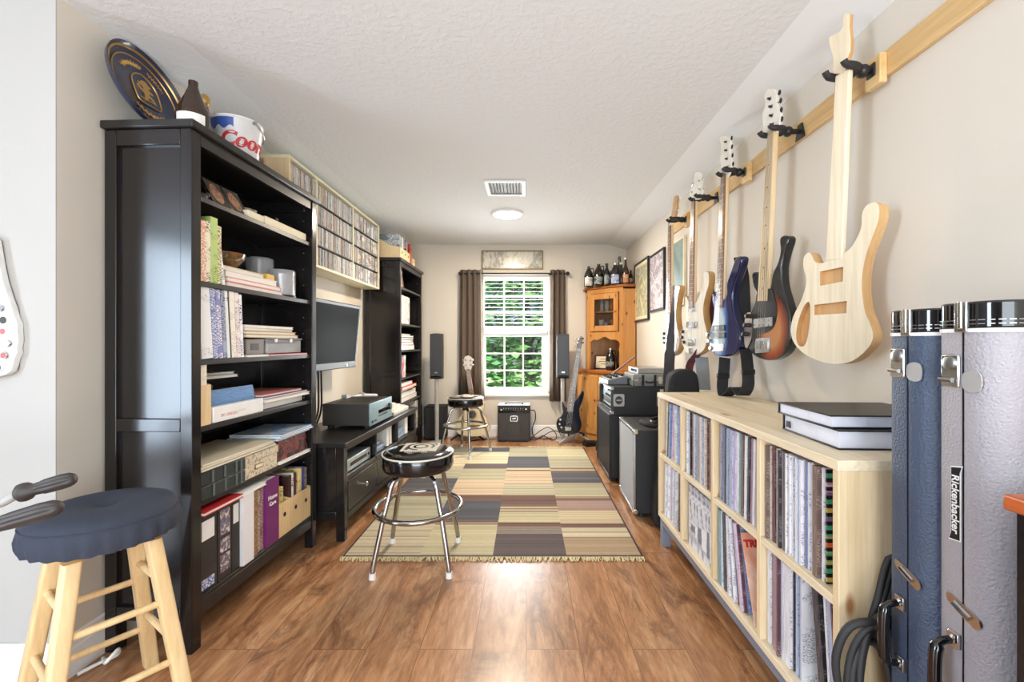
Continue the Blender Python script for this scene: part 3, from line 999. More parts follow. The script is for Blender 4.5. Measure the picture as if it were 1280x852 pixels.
block(TA, 'yellow_box', 'small yellow box on the cream hardback', 'box', (-.05, .525, zz - .0225 + E), -.1, 0, 0, .062, .03, mat('yellow box', (214, 172, 60), .5))
t = put(TA, 'disc_spindle', 'tall clear tub of blank discs at the end of the second shelf', 'disc tub', (-.085, .705, z))
MB().lathe([(.066, 0), (.068, .006), (.066, .012)], 32).build('base', M['black'], t, smooth=40)
MB().lathe([(.06, .012), (.06, .12), (0, .12)], 32).build('discs', mat('stack of discs', (168, 164, 168), .25, .6), t, smooth=40)
MB().lathe([(.066, .012), (.066, .135), (.062, .142), (0, .142)], 32).build('cover', M['clear'], t, smooth=40)
t = put(TA, 'disc_tub', 'squat clear disc tub with grey discs behind the tall one', 'disc tub', (-.2, .7, z))
MB().lathe([(.066, 0), (.068, .01), (.064, .015)], 32).build('base', M['charcoal'], t, smooth=40)
MB().lathe([(.06, .015), (.06, .19), (0, .19)], 32).build('discs', mat('grey discs', (120, 118, 120), .3, .4), t, smooth=40)
MB().lathe([(.066, .015), (.066, .2), (.06, .206), (0, .206)], 32).build('cover', M['clear'], t, smooth=40)

# --- third shelf: leaning albums and a flat stack
z = SA[2] + E
y = .074
i = 0
for lab, th, h, base, ink, am in (('thick white album leaning at the end of the third shelf', .058, .285, (236, 236, 236), (200, 200, 205), .2), ('blue magazine beside the thick white album', .026, .28, (100, 112, 168), (220, 220, 230), .8),
                                  ('violet blue magazine in the leaning row', .024, .278, (128, 128, 180), (240, 236, 230), .8), ('slate blue magazine in the leaning row', .02, .275, (150, 160, 186), (60, 50, 70), .8),
                                  ('white sleeve with dark edge in the leaning row', .016, .282, (230, 230, 226), (30, 30, 30), .3), ('black edged thin sleeve in the leaning row', .005, .28, (40, 40, 40), (120, 120, 120), .3),
                                  ('cream folder in the leaning row', .028, .28, (240, 228, 214), (200, 190, 180), .3), ('pale pink folder in the leaning row', .024, .278, (236, 222, 214), (160, 140, 150), .4),
                                  ('thin white booklet with purple print, last of the leaning row', .016, .272, (240, 238, 236), (90, 70, 130), .6)):
    upright(TA, lab, (-.02, y, z), h, .2, th, sp(base, ink, am), lean=R(4.5 - .1 * i)); y += th * 1.02 + .0025; i += 1
red = flat(TA, 'red magazine sticking out under the clear boxes', (-.012, .49, z), .22, .34, .008, M['red'], name='magazine', cat='magazine')
flat(TA, 'white booklet beneath the grey cassette box', (-.015, .335, z), .22, .15, .009, M['white'], name='booklet', cat='booklet')
t = block(TA, 'cassette_box', 'grey box with a small black label plate', 'box', (-.03, .345, z + .01), -.18, 0, 0, .125, .07, mat('grey taupe card', (116, 106, 98), .5))
MB().box(0, .001, .03, .085, .02, .05).build('label_plate', M['black'], t)
MB().box(.001, .0015, .035, .08, .0245, .0455).box(.0012, .002, .045, .07, .033, .038).build('plate_print', M['charcoal'], t)
t = put(TA, 'storage_box', 'clear plastic box of cables on the red magazine', 'box', (-.03, .495, z + .009))
MB().box(-.18, 0, 0, .3, 0, .07).build('shell', M['clear'], t, .006)
MB().box(-.175, -.006, .006, .294, .004, .05).build('contents', picture('box contents', [(90, 84, 80), (150, 150, 148), (60, 58, 60), (170, 200, 205)], 12), t)
MB().box(-.185, .004, -.004, .304, .07, .078).build('lid', M['clear'], t, .003)
b = MB()
for yy in (.07, .2): b.sphere((.001, yy, .066), .012, 12, 6, sc=(.4, 1, 1))
b.build('latch_buttons', M['white'], t)
zz = z + .088
for lab, w_, th, cc, off, y0 in (('tan folder at the bottom of the paper stack', .42, .014, (216, 190, 146), 0, .35), ('brown envelope in the paper stack', .42, .016, (196, 160, 110), -.01, .345), ('cream folder in the paper stack', .40, .012, (236, 224, 196), -.005, .345),
                                 ('white papers on top of the paper stack', .37, .012, (238, 236, 230), -.012, .35)):
    flat(TA, lab, (-.03 + off, y0, zz), .22, w_, th, mat('paper cover', cc, .6), name='folder', cat='folder', rz=R(rnd.uniform(-2, 2))); zz += th + .001

# --- fourth shelf
z = SA[3] + E
def magfile(TM, label, p, w_, h, hf, d, m_, knob=True, group=None):
    """open magazine file, low front towards +x with a finger hole"""
    o = put(TM, 'magazine_file', label, 'magazine file', p, group=group)
    side = [(-d, 0), (0, 0), (0, hf), (-d * .35, hf + .02), (-d, h)]
    b = MB()
    TT_ = Matrix(((1, 0, 0, 0), (0, 0, 1, 0), (0, 1, 0, 0), (0, 0, 0, 1)))
    b.prism(side, 0, .004, 0, TT_).prism(side, w_ - .004, w_, 0, TT_)
    b.box(-.004, 0, .004, w_ - .004, 0, hf).box(-d, -d + .004, .004, w_ - .004, 0, h).box(-d + .004, -.004, .004, w_ - .004, 0, .004)
    b.build('box', m_, o)
    if knob:
        MB().prism(disc(w_ / 2, hf * .62, min(.009, w_ * .16), 16), 0, .0008, 0, MM).build('finger_hole', M['black'], o)
        MB().tube([(.001, w_ / 2 + .01 * math.cos(a), hf * .62 + .01 * math.sin(a)) for a in [2 * PI * q / 16 for q in range(16)]], .0012, 5, True).build('hole_ring', M['rubber'], o)
    return o
magfile(TA, 'wooden magazine file at the end of the fourth shelf', (-.012, .048, z), .062, .2, .155, .24, M['beech'], False)
upright(TA, 'bundle of cream papers inside the wooden magazine file', (-.022, .055, z + .005), .235, .2, .045, sp((240, 232, 214), (210, 196, 170), .3), name='papers', cat='papers')
t = put(TA, 'wire_file_stand', 'black file stand holding white papers behind the blue box', 'file stand', (-.1, .13, z))
b = MB().box(-.16, 0, 0, .3, 0, .006)
for q in range(4): b.box(-.16, 0, .0 + q * .098, .006 + q * .098, .006, .16 - .02 * q)
b.build('stand', M['black'], t)
for q, (lab, h) in enumerate((('white sheaf at the back of the black file stand', .2), ('striped white folder in the black file stand', .185))):
    flat(TA, lab, (-.12 - .02 * q, .14 + .004 * q, z + .165 + .012 * q), .12, .26, .011, M['white'], name='folder', cat='folder', rz=R(-3))
t = put(TA, 'blue_book', 'blue cloth book standing long side down behind the white box', 'book', (-.045, .135, z), 0, 0, -R(10))
MB().box(-.035, 0, 0, .31, 0, .125).build('cover', picture('blue cloth', [(64, 106, 160), (96, 140, 190), (76, 120, 172), (120, 160, 200)], 10, .6, stretch=(1, 1, 8)), t, .002)
MB().box(-.03, -.005, .004, .306, .1251, .1256).build('page_edge', M['paper'], t)
t = block(TA, 'white_box', 'long white card box at the front of the fourth shelf', 'box', (-.013, .125, z), -.03, 0, 0, .315, .062, M['white'])
MB().box(0, .0008, .04, .14, .018, .03).build('pink_print', spine('faint pink print', (232, 214, 208), (200, 130, 120), .6, axis='y'), t)
MB().box(0, .0008, .15, .19, .024, .034).build('print', spine('faint print', (228, 216, 210), (190, 120, 110), .6, axis='y'), t)
zz = z
for lab, w_, th, cc, off in (('black binder at the bottom of the magazine stack', .36, .034, (40, 40, 44), -.02), ('cream magazine above the black binder', .38, .015, (226, 214, 196), 0.0),
                             ('purple magazine near the top of the stack', .36, .01, (96, 80, 130), -.004), ('red and white magazine topping the stack', .33, .01, (200, 120, 110), -.02)):
    flat(TA, lab, (-.012 + off, .46, zz), .24, w_, th, mat('magazine cover', cc, .4), name='magazine', cat='magazine', rz=R(rnd.uniform(-2, 1))); zz += th + .001

# --- fifth shelf
z = SA[4] + E
M['album'] = mat('dark green grey leatherette', (44, 50, 50), .4, scale=120, bmp=.2)
for q, lab in enumerate(('lower of two dark ribbed photo albums', 'upper of two dark ribbed photo albums')):
    t = put(TA, 'photo_album', lab, 'photo album', (-.004 - .006 * q, .05, z + q * .054), R(-1.5 * q), group='stacked photo albums')
    MB().box(-.26, 0, 0, .25, 0, .003).box(-.26, 0, 0, .25, .049, .052).box(-.006, 0, 0, .25, .003, .049).build('cover', M['album'], t, .0015)
    MB().box(-.255, -.006, .003, .247, .003, .049).build('pages', M['paper'], t)
    b = MB()
    for yy in (.06, .125, .19, .22): b.box(0, .003, yy, yy + .008, .002, .05)
    b.build('spine_ridges', mat('worn ridge', (96, 104, 104), .4), t)
t = put(TA, 'photo_box', 'floral patterned card storage box with a label holder', 'storage box', (-.012, .305, z))
M['floral'] = picture('floral card', [(120, 96, 84), (206, 190, 160), (226, 214, 188), (150, 130, 110), (214, 200, 176)], 60, .6, dist=.3)
MB().box(-.26, 0, 0, .24, 0, .098).build('box', M['floral'], t, .002)
MB().box(-.264, .004, -.004, .244, .07, .105).build('lid', M['floral'], t, .002)
b = MB().box(.0, .003, .07, .13, .03, .052); b.build('label_holder', mat('antique brass', (150, 128, 92), .4, .6), t, .001)
MB().box(.003, .0034, .075, .125, .034, .048).build('label_card', M['cream'], t)
zz = z + .1105
for lab, w_, th, off, y0, cc in (('buff folder at the bottom of the pile over the albums', .47, .008, .008, .05, (206, 192, 160)), ('buff folder in the middle of the pile over the albums', .48, .007, .0, .05, (214, 200, 168)), ('pale buff folder topping the pile over the albums', .44, .007, -.006, .07, (224, 212, 184))):
    flat(TA, lab, (-.01 + off, y0, zz), .28, w_, th, mat('buff folder', cc, .6), name='folder', cat='folder', rz=R(rnd.uniform(-1, 1))); zz += th + .0005
flat(TA, 'white book lying under the red and black bag', (-.006, .56, z), .2, .29, .014, M['white'], M['paper'])
t = put(TA, 'zip_pouch', 'black pouch with red print on the fifth shelf', 'pouch', (-.018, .553, z + .0145))
MB().prism(smoothpts([(0, 0), (.27, 0), (.272, .05), (.262, .098), (.15, .104), (.01, .098), (-.004, .05)], 3), -.18, 0, 0, MM).build('bag', picture('red and black print', [(22, 20, 22), (30, 26, 28), (26, 24, 26), (150, 60, 48), (24, 22, 24), (120, 128, 140)], 14, .5), t, .004)
zz = z + .119
for lab, th, cc, off in (('blue magazine lying over the pouch', .012, (70, 92, 128), .0), ('pale blue magazine over the pouch', .01, (150, 172, 196), .008), ('glossy blue magazine topping the pile over the pouch', .008, (120, 150, 186), .016)):
    flat(TA, lab, (-.004 + off, .545, zz), .26, .3, th, picture('glossy cover', [cc, tuple(min(255, int(e * 1.25)) for e in cc), (210, 216, 220), cc], 9, .2), name='magazine', cat='magazine', rz=R(rnd.uniform(-2, 2))); zz += th + .001

# --- bottom shelf
z = .185 + E
wl = M['white']
photo = picture('photo strip', [(200, 150, 140), (230, 224, 220), (110, 80, 80), (90, 110, 150), (214, 190, 180)], 40, .4)
bk = sp((46, 43, 42), (60, 56, 54), .1)
upright(TA, 'black binder with white spine label, at the end of the bottom shelf', (-.014, .05, z), .3, .27, .094, bk, name='ring_binder', lab=[(.2, .275, wl), (.012, .05, M['label_b'])], cat='binder')
upright(TA, 'black binder with a strip of photos on its spine', (-.014, .15, z), .3, .27, .078, bk, name='ring_binder', lab=[(.18, .285, photo), (.11, .165, photo), (.03, .1, photo)], cat='binder')
upright(TA, 'black binder with white label beside the white binder', (-.014, .232, z), .3, .27, .046, bk, name='ring_binder', lab=[(.2, .28, wl)], cat='binder')
upright(TA, 'plain white ring binder on the bottom shelf', (.0, .282, z), .3, .27, .07, sp((236, 234, 236), (220, 220, 222), .1), name='ring_binder', cat='binder')
upright(TA, 'brown patterned book beside the white binder', (-.012, .356, z), .3, .24, .042, picture('tooled spine', [(60, 44, 34), (180, 150, 90), (120, 70, 60), (200, 176, 130)], 50, .4))
upright(TA, 'mauve paperback between the patterned book and the purple binder', (-.02, .401, z), .285, .22, .022, sp((150, 118, 120), (220, 210, 214), .6))
upright(TA, 'slim rust paperback against the purple binder', (-.018, .425, z), .29, .22, .022, sp((140, 100, 90), (200, 180, 170), .5))
pb = upright(TA, 'purple ring binder with white lettering', (-.006, .45, z), .315, .28, .1, sp((112, 32, 104), (120, 40, 112), .1), name='ring_binder', cat='binder')
TXM = Matrix.Translation((.0006, .05, .225)) @ MM
lettering('Home', .028, TXM, M['white'], pb, bold=.0005)
lettering('Care', .026, Matrix.Translation((0, 0, -.03)) @ TXM, M['white'], pb, bold=.0005)
y = .5525
fill = [[('yellow paperback in the first wooden file', (222, 200, 60), .24, .03), ('pale magazine beside the yellow paperback', (236, 226, 160), .235, .02)],
        [('dark brown book in the middle wooden file', (66, 36, 34), .27, .025), ('white book in the middle wooden file', (236, 230, 226), .275, .018), ('maroon book in the middle wooden file', (96, 44, 44), .27, .022)],
        [('cream book in the last wooden file', (226, 206, 140), .28, .022), ('blue violet book in the last wooden file', (84, 84, 150), .28, .03), ('patterned paperback in the last wooden file', (160, 150, 130), .27, .02)]]
for q, lab in enumerate(('wooden magazine file next to the purple binder', 'wooden magazine file in the middle of the three', 'wooden magazine file at the far end of the bottom shelf')):
    magfile(TA, lab, (-.008, y, z), .0985, .25, .165, .26, M['beech'], group='wooden magazine files')
    yy = y + .008
    for (l2, cc, h, th) in fill[q]:
        upright(TA, l2, (-.022, yy, z + .0045), h, .2, th, sp(cc, (60, 50, 50), .5)); yy += th + .002
    y += .1
flat(TA, 'red and white magazine lying on the black binders', (.004, .055, z + .3005), .25, .22, .016, M['red'], name='magazine', cat='magazine')
flat(TA, 'white brochure lying over the binders up to the purple one', (-.002, .278, z + .3005), .25, .168, .016, M['white'], name='brochure', cat='brochure')

# ---------------------------------------------------------------- far bookcase contents
z = 1.97 + E
cols = [((236, 232, 224), 0), ((226, 222, 214), 0)]
y = .05
M['kraft'] = mat('pale wood board', (226, 200, 158), .5)
tops = [(('grey magazine in the first file on the far bookcase', (110, 120, 130)), ('pale blue magazine in the first file on the far bookcase', (150, 170, 180))),
        (('white catalogue in the second file on the far bookcase', (228, 226, 224)), ('navy catalogue in the second file on the far bookcase', (40, 46, 70))),
        (('black magazine in the third file on the far bookcase', (44, 40, 44)), ('maroon magazine in the third file on the far bookcase', (130, 60, 66)))]
for q, lab in enumerate(('wooden magazine file at the near end of the far bookcase top', 'second wooden magazine file on the far bookcase top', 'third wooden magazine file on the far bookcase top')):
    magfile(TB, lab, (-.012, y, z), .115, .25, .11, .3, M['kraft'], group='magazine files on the far bookcase')
    yy = y + .012
    for (l2, cc) in tops[q]:
        upright(TB, l2, (-.03, yy, z + .0045), .235, .24, .03, sp(cc, (230, 230, 230), .6)); yy += .045
    y += .12
upright(TB, 'red hardback standing upright on the far bookcase top', (-.02, y + .005, z), .22, .2, .055, sp((176, 52, 40), (120, 30, 30), .3)); y += .064
upright(TB, 'orange brown book beside the red one on the far bookcase', (-.02, y + .004, z), .19, .2, .03, sp((196, 120, 70), (120, 70, 40), .3)); y += .04
magfile(TB, 'small wooden file at the end of the far bookcase top', (-.015, y + .01, z), .1, .13, .09, .2, M['kraft'], group='magazine files on the far bookcase')
def rowb(z, items, y0=.06, lean=0):
    y = y0
    for lab, cc, ink, h, th in items:
        upright(TB, lab, (-.03, y, z), h, .2, th, sp(cc, ink, .5), lean=lean); y += th + .003
rowb(SB[0] + E, [('pale blue tall book, first on the top shelf of the far bookcase', (190, 206, 214), (60, 70, 80), .17, .05), ('white tall book beside the pale blue one', (226, 226, 224), (60, 60, 60), .17, .05)])
t = put(TB, 'framed_picture', 'small brown framed picture in the top of the far bookcase', 'picture frame', (-.08, .3, SB[0] + E), 0, 0, -R(8))
b = MB().box(-.015, 0, 0, .15, 0, .02).box(-.015, 0, 0, .15, .16, .18).box(-.015, 0, 0, .02, .02, .16).box(-.015, 0, .13, .15, .02, .16); b.build('frame', mat('brown frame', (92, 56, 40), .4), t, .002)
MB().box(-.012, -.006, .02, .13, .02, .16).build('print', M['portrait'], t)
rowb(SB[1] + E, [('%s tall binder in the white row of the far bookcase, %s' % (a, o), cc, (120, 90, 90), .285, .055) for a, o, cc in
     (('white', 'first from the side panel', (230, 222, 218)), ('cream', 'second from the side panel', (226, 214, 200)), ('white', 'third from the side panel', (232, 226, 220)), ('ivory', 'fourth from the side panel', (230, 220, 206)), ('pinkish', 'fifth from the side panel', (222, 206, 200)), ('white', 'sixth from the side panel', (234, 230, 226)), ('grey', 'last in the row', (206, 202, 200)))])
zz = SB[2] + E
for q, (lab, cc, th) in enumerate((('white paper bundle under the pile', (228, 224, 222), .05), ('mauve cloth book in the pile', (140, 100, 110), .03), ('white and red magazine in the pile', (226, 200, 196), .025), ('dark magazine in the pile', (70, 66, 66), .02), ('olive folder near the top of the pile', (120, 116, 96), .02), ('grey folder topping the pile', (150, 146, 140), .015))):
    flat(TB, lab + ' on the far bookcase', (-.02 - .01 * (q % 2), .07, zz), .26, .62 - .03 * q, th, mat('pile cover', cc, .5), name='magazine', cat='magazine', rz=R(rnd.uniform(-2, 2))); zz += th + .001
rowb(SB[3] + E, [('orange red tall book low in the far bookcase', (206, 84, 50), (240, 220, 200), .2, .06), ('blue book beside the orange red one', (70, 80, 140), (220, 220, 230), .19, .045), ('red paperback low in the far bookcase', (190, 60, 48), (240, 220, 200), .18, .06), ('white tall paperback leaning beside the red ones', (232, 228, 220), (90, 90, 90), .22, .07)])
zz = SB[4] + E
for q, (lab, cc, th) in enumerate((('grey cloth bundle at the bottom of the pile near the bench', (110, 104, 104), .05), ('white paper bundle in the low pile near the bench', (226, 224, 222), .05), ('black folder in the low pile near the bench', (50, 48, 48), .03), ('orange red folder poking out of the low pile', (214, 80, 56), .03), ('white magazine on top of the low pile', (232, 230, 228), .03))):
    flat(TB, lab, (.0 if q == 3 else -.03, .1, zz), .26, .66 - .05 * q, th, mat('pile cover', cc, .5), name='folder', cat='folder', rz=R(rnd.uniform(-3, 3))); zz += th + .001
rowb(.185 + E, [('white tall binder at the bottom of the far bookcase', (232, 230, 226), (120, 120, 120), .31, .06), ('pale grey binder at the bottom of the far bookcase', (206, 206, 204), (120, 120, 120), .31, .06)], y0=.7)

# ---------------------------------------------------------------- CD rack on the wall
M['rackpaint'] = mat('pale cream rack board', (228, 222, 192), .5, var=.03)
CY0, CY1, CZ0, CZ1 = 2.63, 4.245, 1.655, 2.262
t = thing('disc_rack', 'wall hung cream rack filled with four rows of CDs', 'CD rack', (-1.4, 0, 0))
MB().box(-.17, 0, CY0, CY1, CZ1 - .018, CZ1).build('top', M['rackpaint'], t, .002)
MB().box(-.17, 0, CY0, CY1, CZ0, CZ0 + .018).build('bottom', M['rackpaint'], t, .002)
for y in (CY0, CY1 - .018): MB().box(-.17, 0, y, y + .018, CZ0 + .018, CZ1 - .018).build('side', M['pine_z'] if y == CY0 else M['rackpaint'], t, .002)
MB().box(-.17, -.16, CY0 + .018, CY1 - .018, CZ0 + .018, CZ1 - .018).build('back', M['rackpaint'], t)
for y in (2.985, 3.615): MB().box(-.16, -.006, y, y + .016, CZ0 + .018, CZ1 - .018).build('divider', M['rackpaint'], t)
zrow = [CZ0 + .018 + i * .1428 for i in range(4)]
for z in zrow[1:]:
    MB().box(-.16, -.008, CY0 + .018, CY1 - .018, z - .010, z - .002).build('shelf', M['charcoal'], t)
cdc = [('grey', (176, 172, 170), (60, 60, 64)), ('white', (232, 230, 226), (70, 70, 74)), ('black', (54, 52, 54), (200, 200, 200)), ('pale pink', (214, 190, 184), (90, 60, 60)), ('beige', (206, 190, 166), (80, 60, 50)), ('blue grey', (140, 150, 164), (230, 230, 234)), ('maroon', (120, 76, 74), (220, 200, 190)), ('silver', (198, 198, 200), (90, 90, 96))]
cdm = []
for nm, bs, ik in cdc:
    b = MB().box(-.142, 0, 0, 1, 0, .124)
    cdm.append(b.mesh('compact_disc', spine('disc spine ' + nm, bs, ik, .6, .18, axis='z', freq=1.3)))
wts = [20, 38, 5, 10, 10, 7, 4, 22]
slots = []
for r_ in range(4):
    for (a, e) in ((CY0 + .02, 2.984), (3.003, 3.614), (3.633, CY1 - .02)):
        if r_ < 3 and a < 2.7: a = 2.86
        y = a
        while True:
            th = rnd.choice([.0102, .0102, .0104, .0102, .022 if rnd.random() < .5 else .0102, .0135])
            if y + th > e: break
            slots.append((y, r_, th)); y += th + .0004
slots.sort(key=lambda q: q[0])
rowname = ['bottom', 'third', 'second', 'top']
rest = MB(); restm = [me.materials[0] for me in cdm]
for i, (y, r_, th) in enumerate(slots):
    k = rnd.choices(range(8), wts)[0]
    x = -1.4 - .012 + rnd.uniform(-.004, .003)
    if i < 296:
        o = bpy.data.objects.new('compact_disc_case', cdm[k]); COL.objects.link(o)
        o.location = (x, y, zrow[r_] + .0004); o.scale = (1, th, 1)
        tag(o, '%s spined CD case in the %s row of the wall rack' % (cdc[k][0], rowname[r_]), 'CD', 'compact discs in the wall rack')
    else:
        rest.box(x - .142, x, y, y + th, zrow[r_] + .0004, zrow[r_] + .1244, k)
o = rest.build('compact_disc_cases', restm)
tag(o, 'remaining CD cases packed at the far end of the wall rack', 'CDs', 'compact discs in the wall rack', 'stuff')

# ---------------------------------------------------------------- TV bench and what stands on it
T0, RT = Vector((-1.05, 2.573, 0)), -R(1.85)
TT0 = Matrix.Translation(T0) @ Matrix.Rotation(RT, 4, 'Z')
L, D, H = 1.47, .47, .57
t = thing('tv_bench', 'low black brown TV bench with three open slots over drawers', 'TV bench', T0, RT)
MB().box(-D, .012, -.012, L + .012, H - .028, H).build('top', M['espresso_y'], t, .004)
for y in (0, L - .04):
    b = MB().box(-.05, 0, y, y + .04, 0, H - .028).box(-D, -D + .05, y, y + .04, 0, H - .028).box(-D + .05, -.05, y, y + .04, .12, .17).box(-D + .05, -.05, y, y + .04, H - .1, H - .028).box(-D + .045, -.045, y + .012, y + .028, .14, H - .06)
    b.build('side_panel', M['espresso'], t, .003)
MB().box(-D, -.02, .04, L - .04, .13, .15).build('bottom', M['espresso_y'], t)
MB().box(-D, -.02, .04, L - .04, .345, .362).box(-.022, -.004, .04, L - .04, .338, .366).build('shelf', M['espresso_y'], t, .002)
MB().box(-D, -D + .01, .04, L - .04, .15, H - .028).build('back_panel', M['espresso'], t)
MB().box(-.025, -.003, .04, L - .04, H - .05, H - .028).build('top_rail', M['espresso_y'], t)
MB().box(-.024, -.003, .04, L - .04, .115, .15).build('bottom_rail', M['espresso_y'], t)
cw = (L - .08) / 3
for i in (1, 2):
    y = .04 + cw * i
    MB().box(-D + .01, -.004, y - .012, y + .012, .15, H - .05).build('partition', M['espresso'], t)
for i in range(3):
    y0, y1 = .04 + cw * i + .015, .04 + cw * (i + 1) - .015
    d = MB().box(-.022, -.002, y0, y1, .155, .333).build('drawer', M['espresso_y'], t, .002)
    ym = (y0 + y1) / 2
    MB().lathe([(.006, 0), (.006, .012), (.014, .018), (.015, .026), (.009, .032), (0, .033)], 16, 0, Matrix.Translation((-.002, ym, .25)) @ Matrix.Rotation(PI / 2, 4, 'Y')).build('knob', M['nickel'], d, smooth=40)
# in the slots
t = put(TT0, 'disc_player', 'slim silver disc player in the first slot of the TV bench', 'disc player', (-.03, .1, .3665))
MB().box(-.25, 0, 0, .37, 0, .075).build('case', M['silver'], t, .004)
MB().box(0, .002, .05, .3, .028, .05).build('tray_slot', M['black'], t)
MB().cyl((0, .33, .038), (.006, .33, .038), .01).build('knob', M['charcoal'], t)
t = put(TT0, 'games_console', 'small blue grey box in the second slot of the TV bench', 'console', (-.03, .54, .3665))
MB().box(-.2, 0, 0, .2, 0, .035).box(-.18, -.02, .02, .17, .036, .06).build('case', mat('blue grey plastic', (120, 138, 160), .35), t, .006)
flat(TT0, 'white book on end beside the blue grey console', (-.03, .8, .3665), .2, .05, .145, M['white'], name='book')
flat(TT0, 'cream file box beside the white book in the bench', (-.03, .87, .3665), .2, .045, .14, M['cream'], name='file_box', cat='box')
t = put(TT0, 'blue_box', 'blue and white carton in the third slot of the TV bench', 'box', (-.03, .97, .3665))
MB().box(-.2, 0, 0, .24, 0, .07).build('carton', picture('blue carton print', [(70, 100, 150), (180, 200, 220), (90, 120, 170), (230, 232, 236)], 12, .4), t, .003)
flat(TT0, 'white booklet box at the end of the third slot', (-.03, 1.25, .3665), .2, .08, .15, M['cream'], name='booklet', cat='booklet')
t = put(TT0, 'power_strip', 'white power strip on the floor under the bench', 'power strip', (-.02, .95, .0))
MB().box(-.06, 0, 0, .26, .001, .035).build('body', M['white'], t, .006)
b = MB()
for q in range(5): b.box(-.04, -.02, .03 + q * .045, .05 + q * .045, .035, .036)
b.build('socket_grooves', M['charcoal'], t)
# receiver
z = H + E
t = put(TT0, 'receiver', 'black stereo receiver with pale blue silver front on the TV bench', 'receiver', (-.015, .43, z))
MB().box(-.33, -.012, 0, .43, .016, .165).build('case', M['charcoal'], t, .004)
MB().box(-.012, 0, -.001, .431, .014, .167).build('faceplate', M['silver_blue'], t, .003)
b = MB().box(0, .002, .15, .38, .078, .104); b.build('display', M['black_gloss'], t)
MB().lathe([(.026, 0), (.024, .016), (0, .017)], 24, 0, Matrix.Translation((0, .37, .1)) @ Matrix.Rotation(PI / 2, 4, 'Y')).build('volume_knob', M['black'], t, smooth=40)
b = MB()
for q in range(6): b.cyl((0, .16 + q * .03, .062), (.005, .16 + q * .03, .062), .005, n=10)
b.cyl((0, .035, .04), (.006, .035, .04), .009)
b.build('buttons', M['charcoal'], t)
for x in (-.29, -.04):
    for y in (.04, .39): MB().cyl((x, y, 0), (x, y, .016), .02).build('foot', M['rubber'], t)
b = MB()
for q in range(16): b.box(-.28, -.06, .05 + q * .02, .056 + q * .02, .1652, .1658)
b.build('vent_slats', M['black'], t)
MB().box(0, .0012, .065, .11, .034, .046).build('badge', M['charcoal'], t)
# mixer console
t = put(TT0, 'tabletop_mixer', 'pale grey tabletop mixer with rows of buttons', 'mixer', (-.02, .93, z))
sec = [(0, 0), (0, .03), (-.2, .07), (-.22, .07), (-.22, 0)]
TT_ = Matrix(((1, 0, 0, 0), (0, 0, 1, 0), (0, 1, 0, 0), (0, 0, 0, 1)))
MB().prism(sec, 0, .38, 0, TT_).build('case', mat('pale grey plastic', (206, 206, 196), .4), t, .004)
b = MB()
for i in range(9):
    for j in range(4): b.box(-.008, .008, -.01, .01, 0, .006, 0, Matrix.Translation((-.03 - .045 * j, .03 + .04 * i, .036 + .009 * j)) @ Matrix.Rotation(R(11.5), 4, 'Y'))
b.build('button_key_pattern', M['white'], t)
t = put(TT0, 'swing_arm', 'silver jointed bracket lying behind the receiver', 'bracket', (-.33, .88, z))
b = MB().tube([(0, -.1, .16), (.0, .18, .15), (.03, .42, .12)], .014, 8).box(-.02, .02, -.15, -.09, .13, .19).cyl((.0, .18, .13), (0, .18, .17), .02)
b.build('arm', M['grey_metal'], t, smooth=40)
MB().cyl((.0, .18, 0), (0, .18, .14), .016).lathe([(.06, 0), (.06, .01), (.02, .016)], 20, 0, Matrix.Translation((0, .18, 0))).build('stand', M['grey_metal'], t, smooth=40)
# television
t = thing('television', 'flat screen TV on an angled wall mount above the bench', 'TV', (-1.405, 3.27, 1.2), rot=(Matrix.Rotation(-R(3.2), 3, 'Z') @ Matrix.Rotation(R(5), 3, 'Y')).to_euler())
MB().box(-.05, 0, -.4, .4, -.25, .25).box(-.075, -.05, -.25, .25, -.16, .16).build('casing', M['black'], t, .006)
MB().box(0, .0015, -.37, .37, -.2, .225).build('screen', mat('dark screen', (12, 12, 14), .3, var=0, spec=.01), t)
MB().cyl((.0, .23, -.226), (.003, .23, -.226), .009).build('badge', M['nickel'], t)
MB().box(-.165, -.075, -.04, .04, -.06, .06).build('wall_bracket', M['black'], t)
t = thing('tv_cable', 'black cables hanging from the TV down to the bench', 'cable', (-1.46, 3.12, .57))
for dy in (0, .045): MB().tube(smoothpts([(0, dy, .42), (.0, dy + .01, .25), (.005, dy - .008, .1), (-.03, dy, .006)], 4, False), .007, 6).build('strand', M['black'], t, smooth=60)
# ---------------------------------------------------------------- rail and guitars on the right wall
RX = XR - .02
rail = thing('guitar_rail', 'long pine board screwed along the wall carrying the guitar hangers', 'wall rail', (RX, 2.2, 2.045))
MB().box(0, .02, -1.5, 1.55, 0, .086).build('board', M['rail'], rail, .003)
XZ = Matrix(((1, 0, 0, 0), (0, 0, 1, 0), (0, 1, 0, 0), (0, 0, 0, 1)))
M['rosewood'] = wood('rosewood fretboard', (146, 104, 80), (110, 74, 56), 'z', 1.5, .5)
M['maple_neck'] = wood('lacquered maple neck', (232, 206, 164), (218, 186, 138), 'z', 1.0, .35)
M['white_head'] = mat('pale lacquer', (232, 226, 212), .3)
M['fret'] = mat('fret wire', (200, 196, 188), .3, .9)


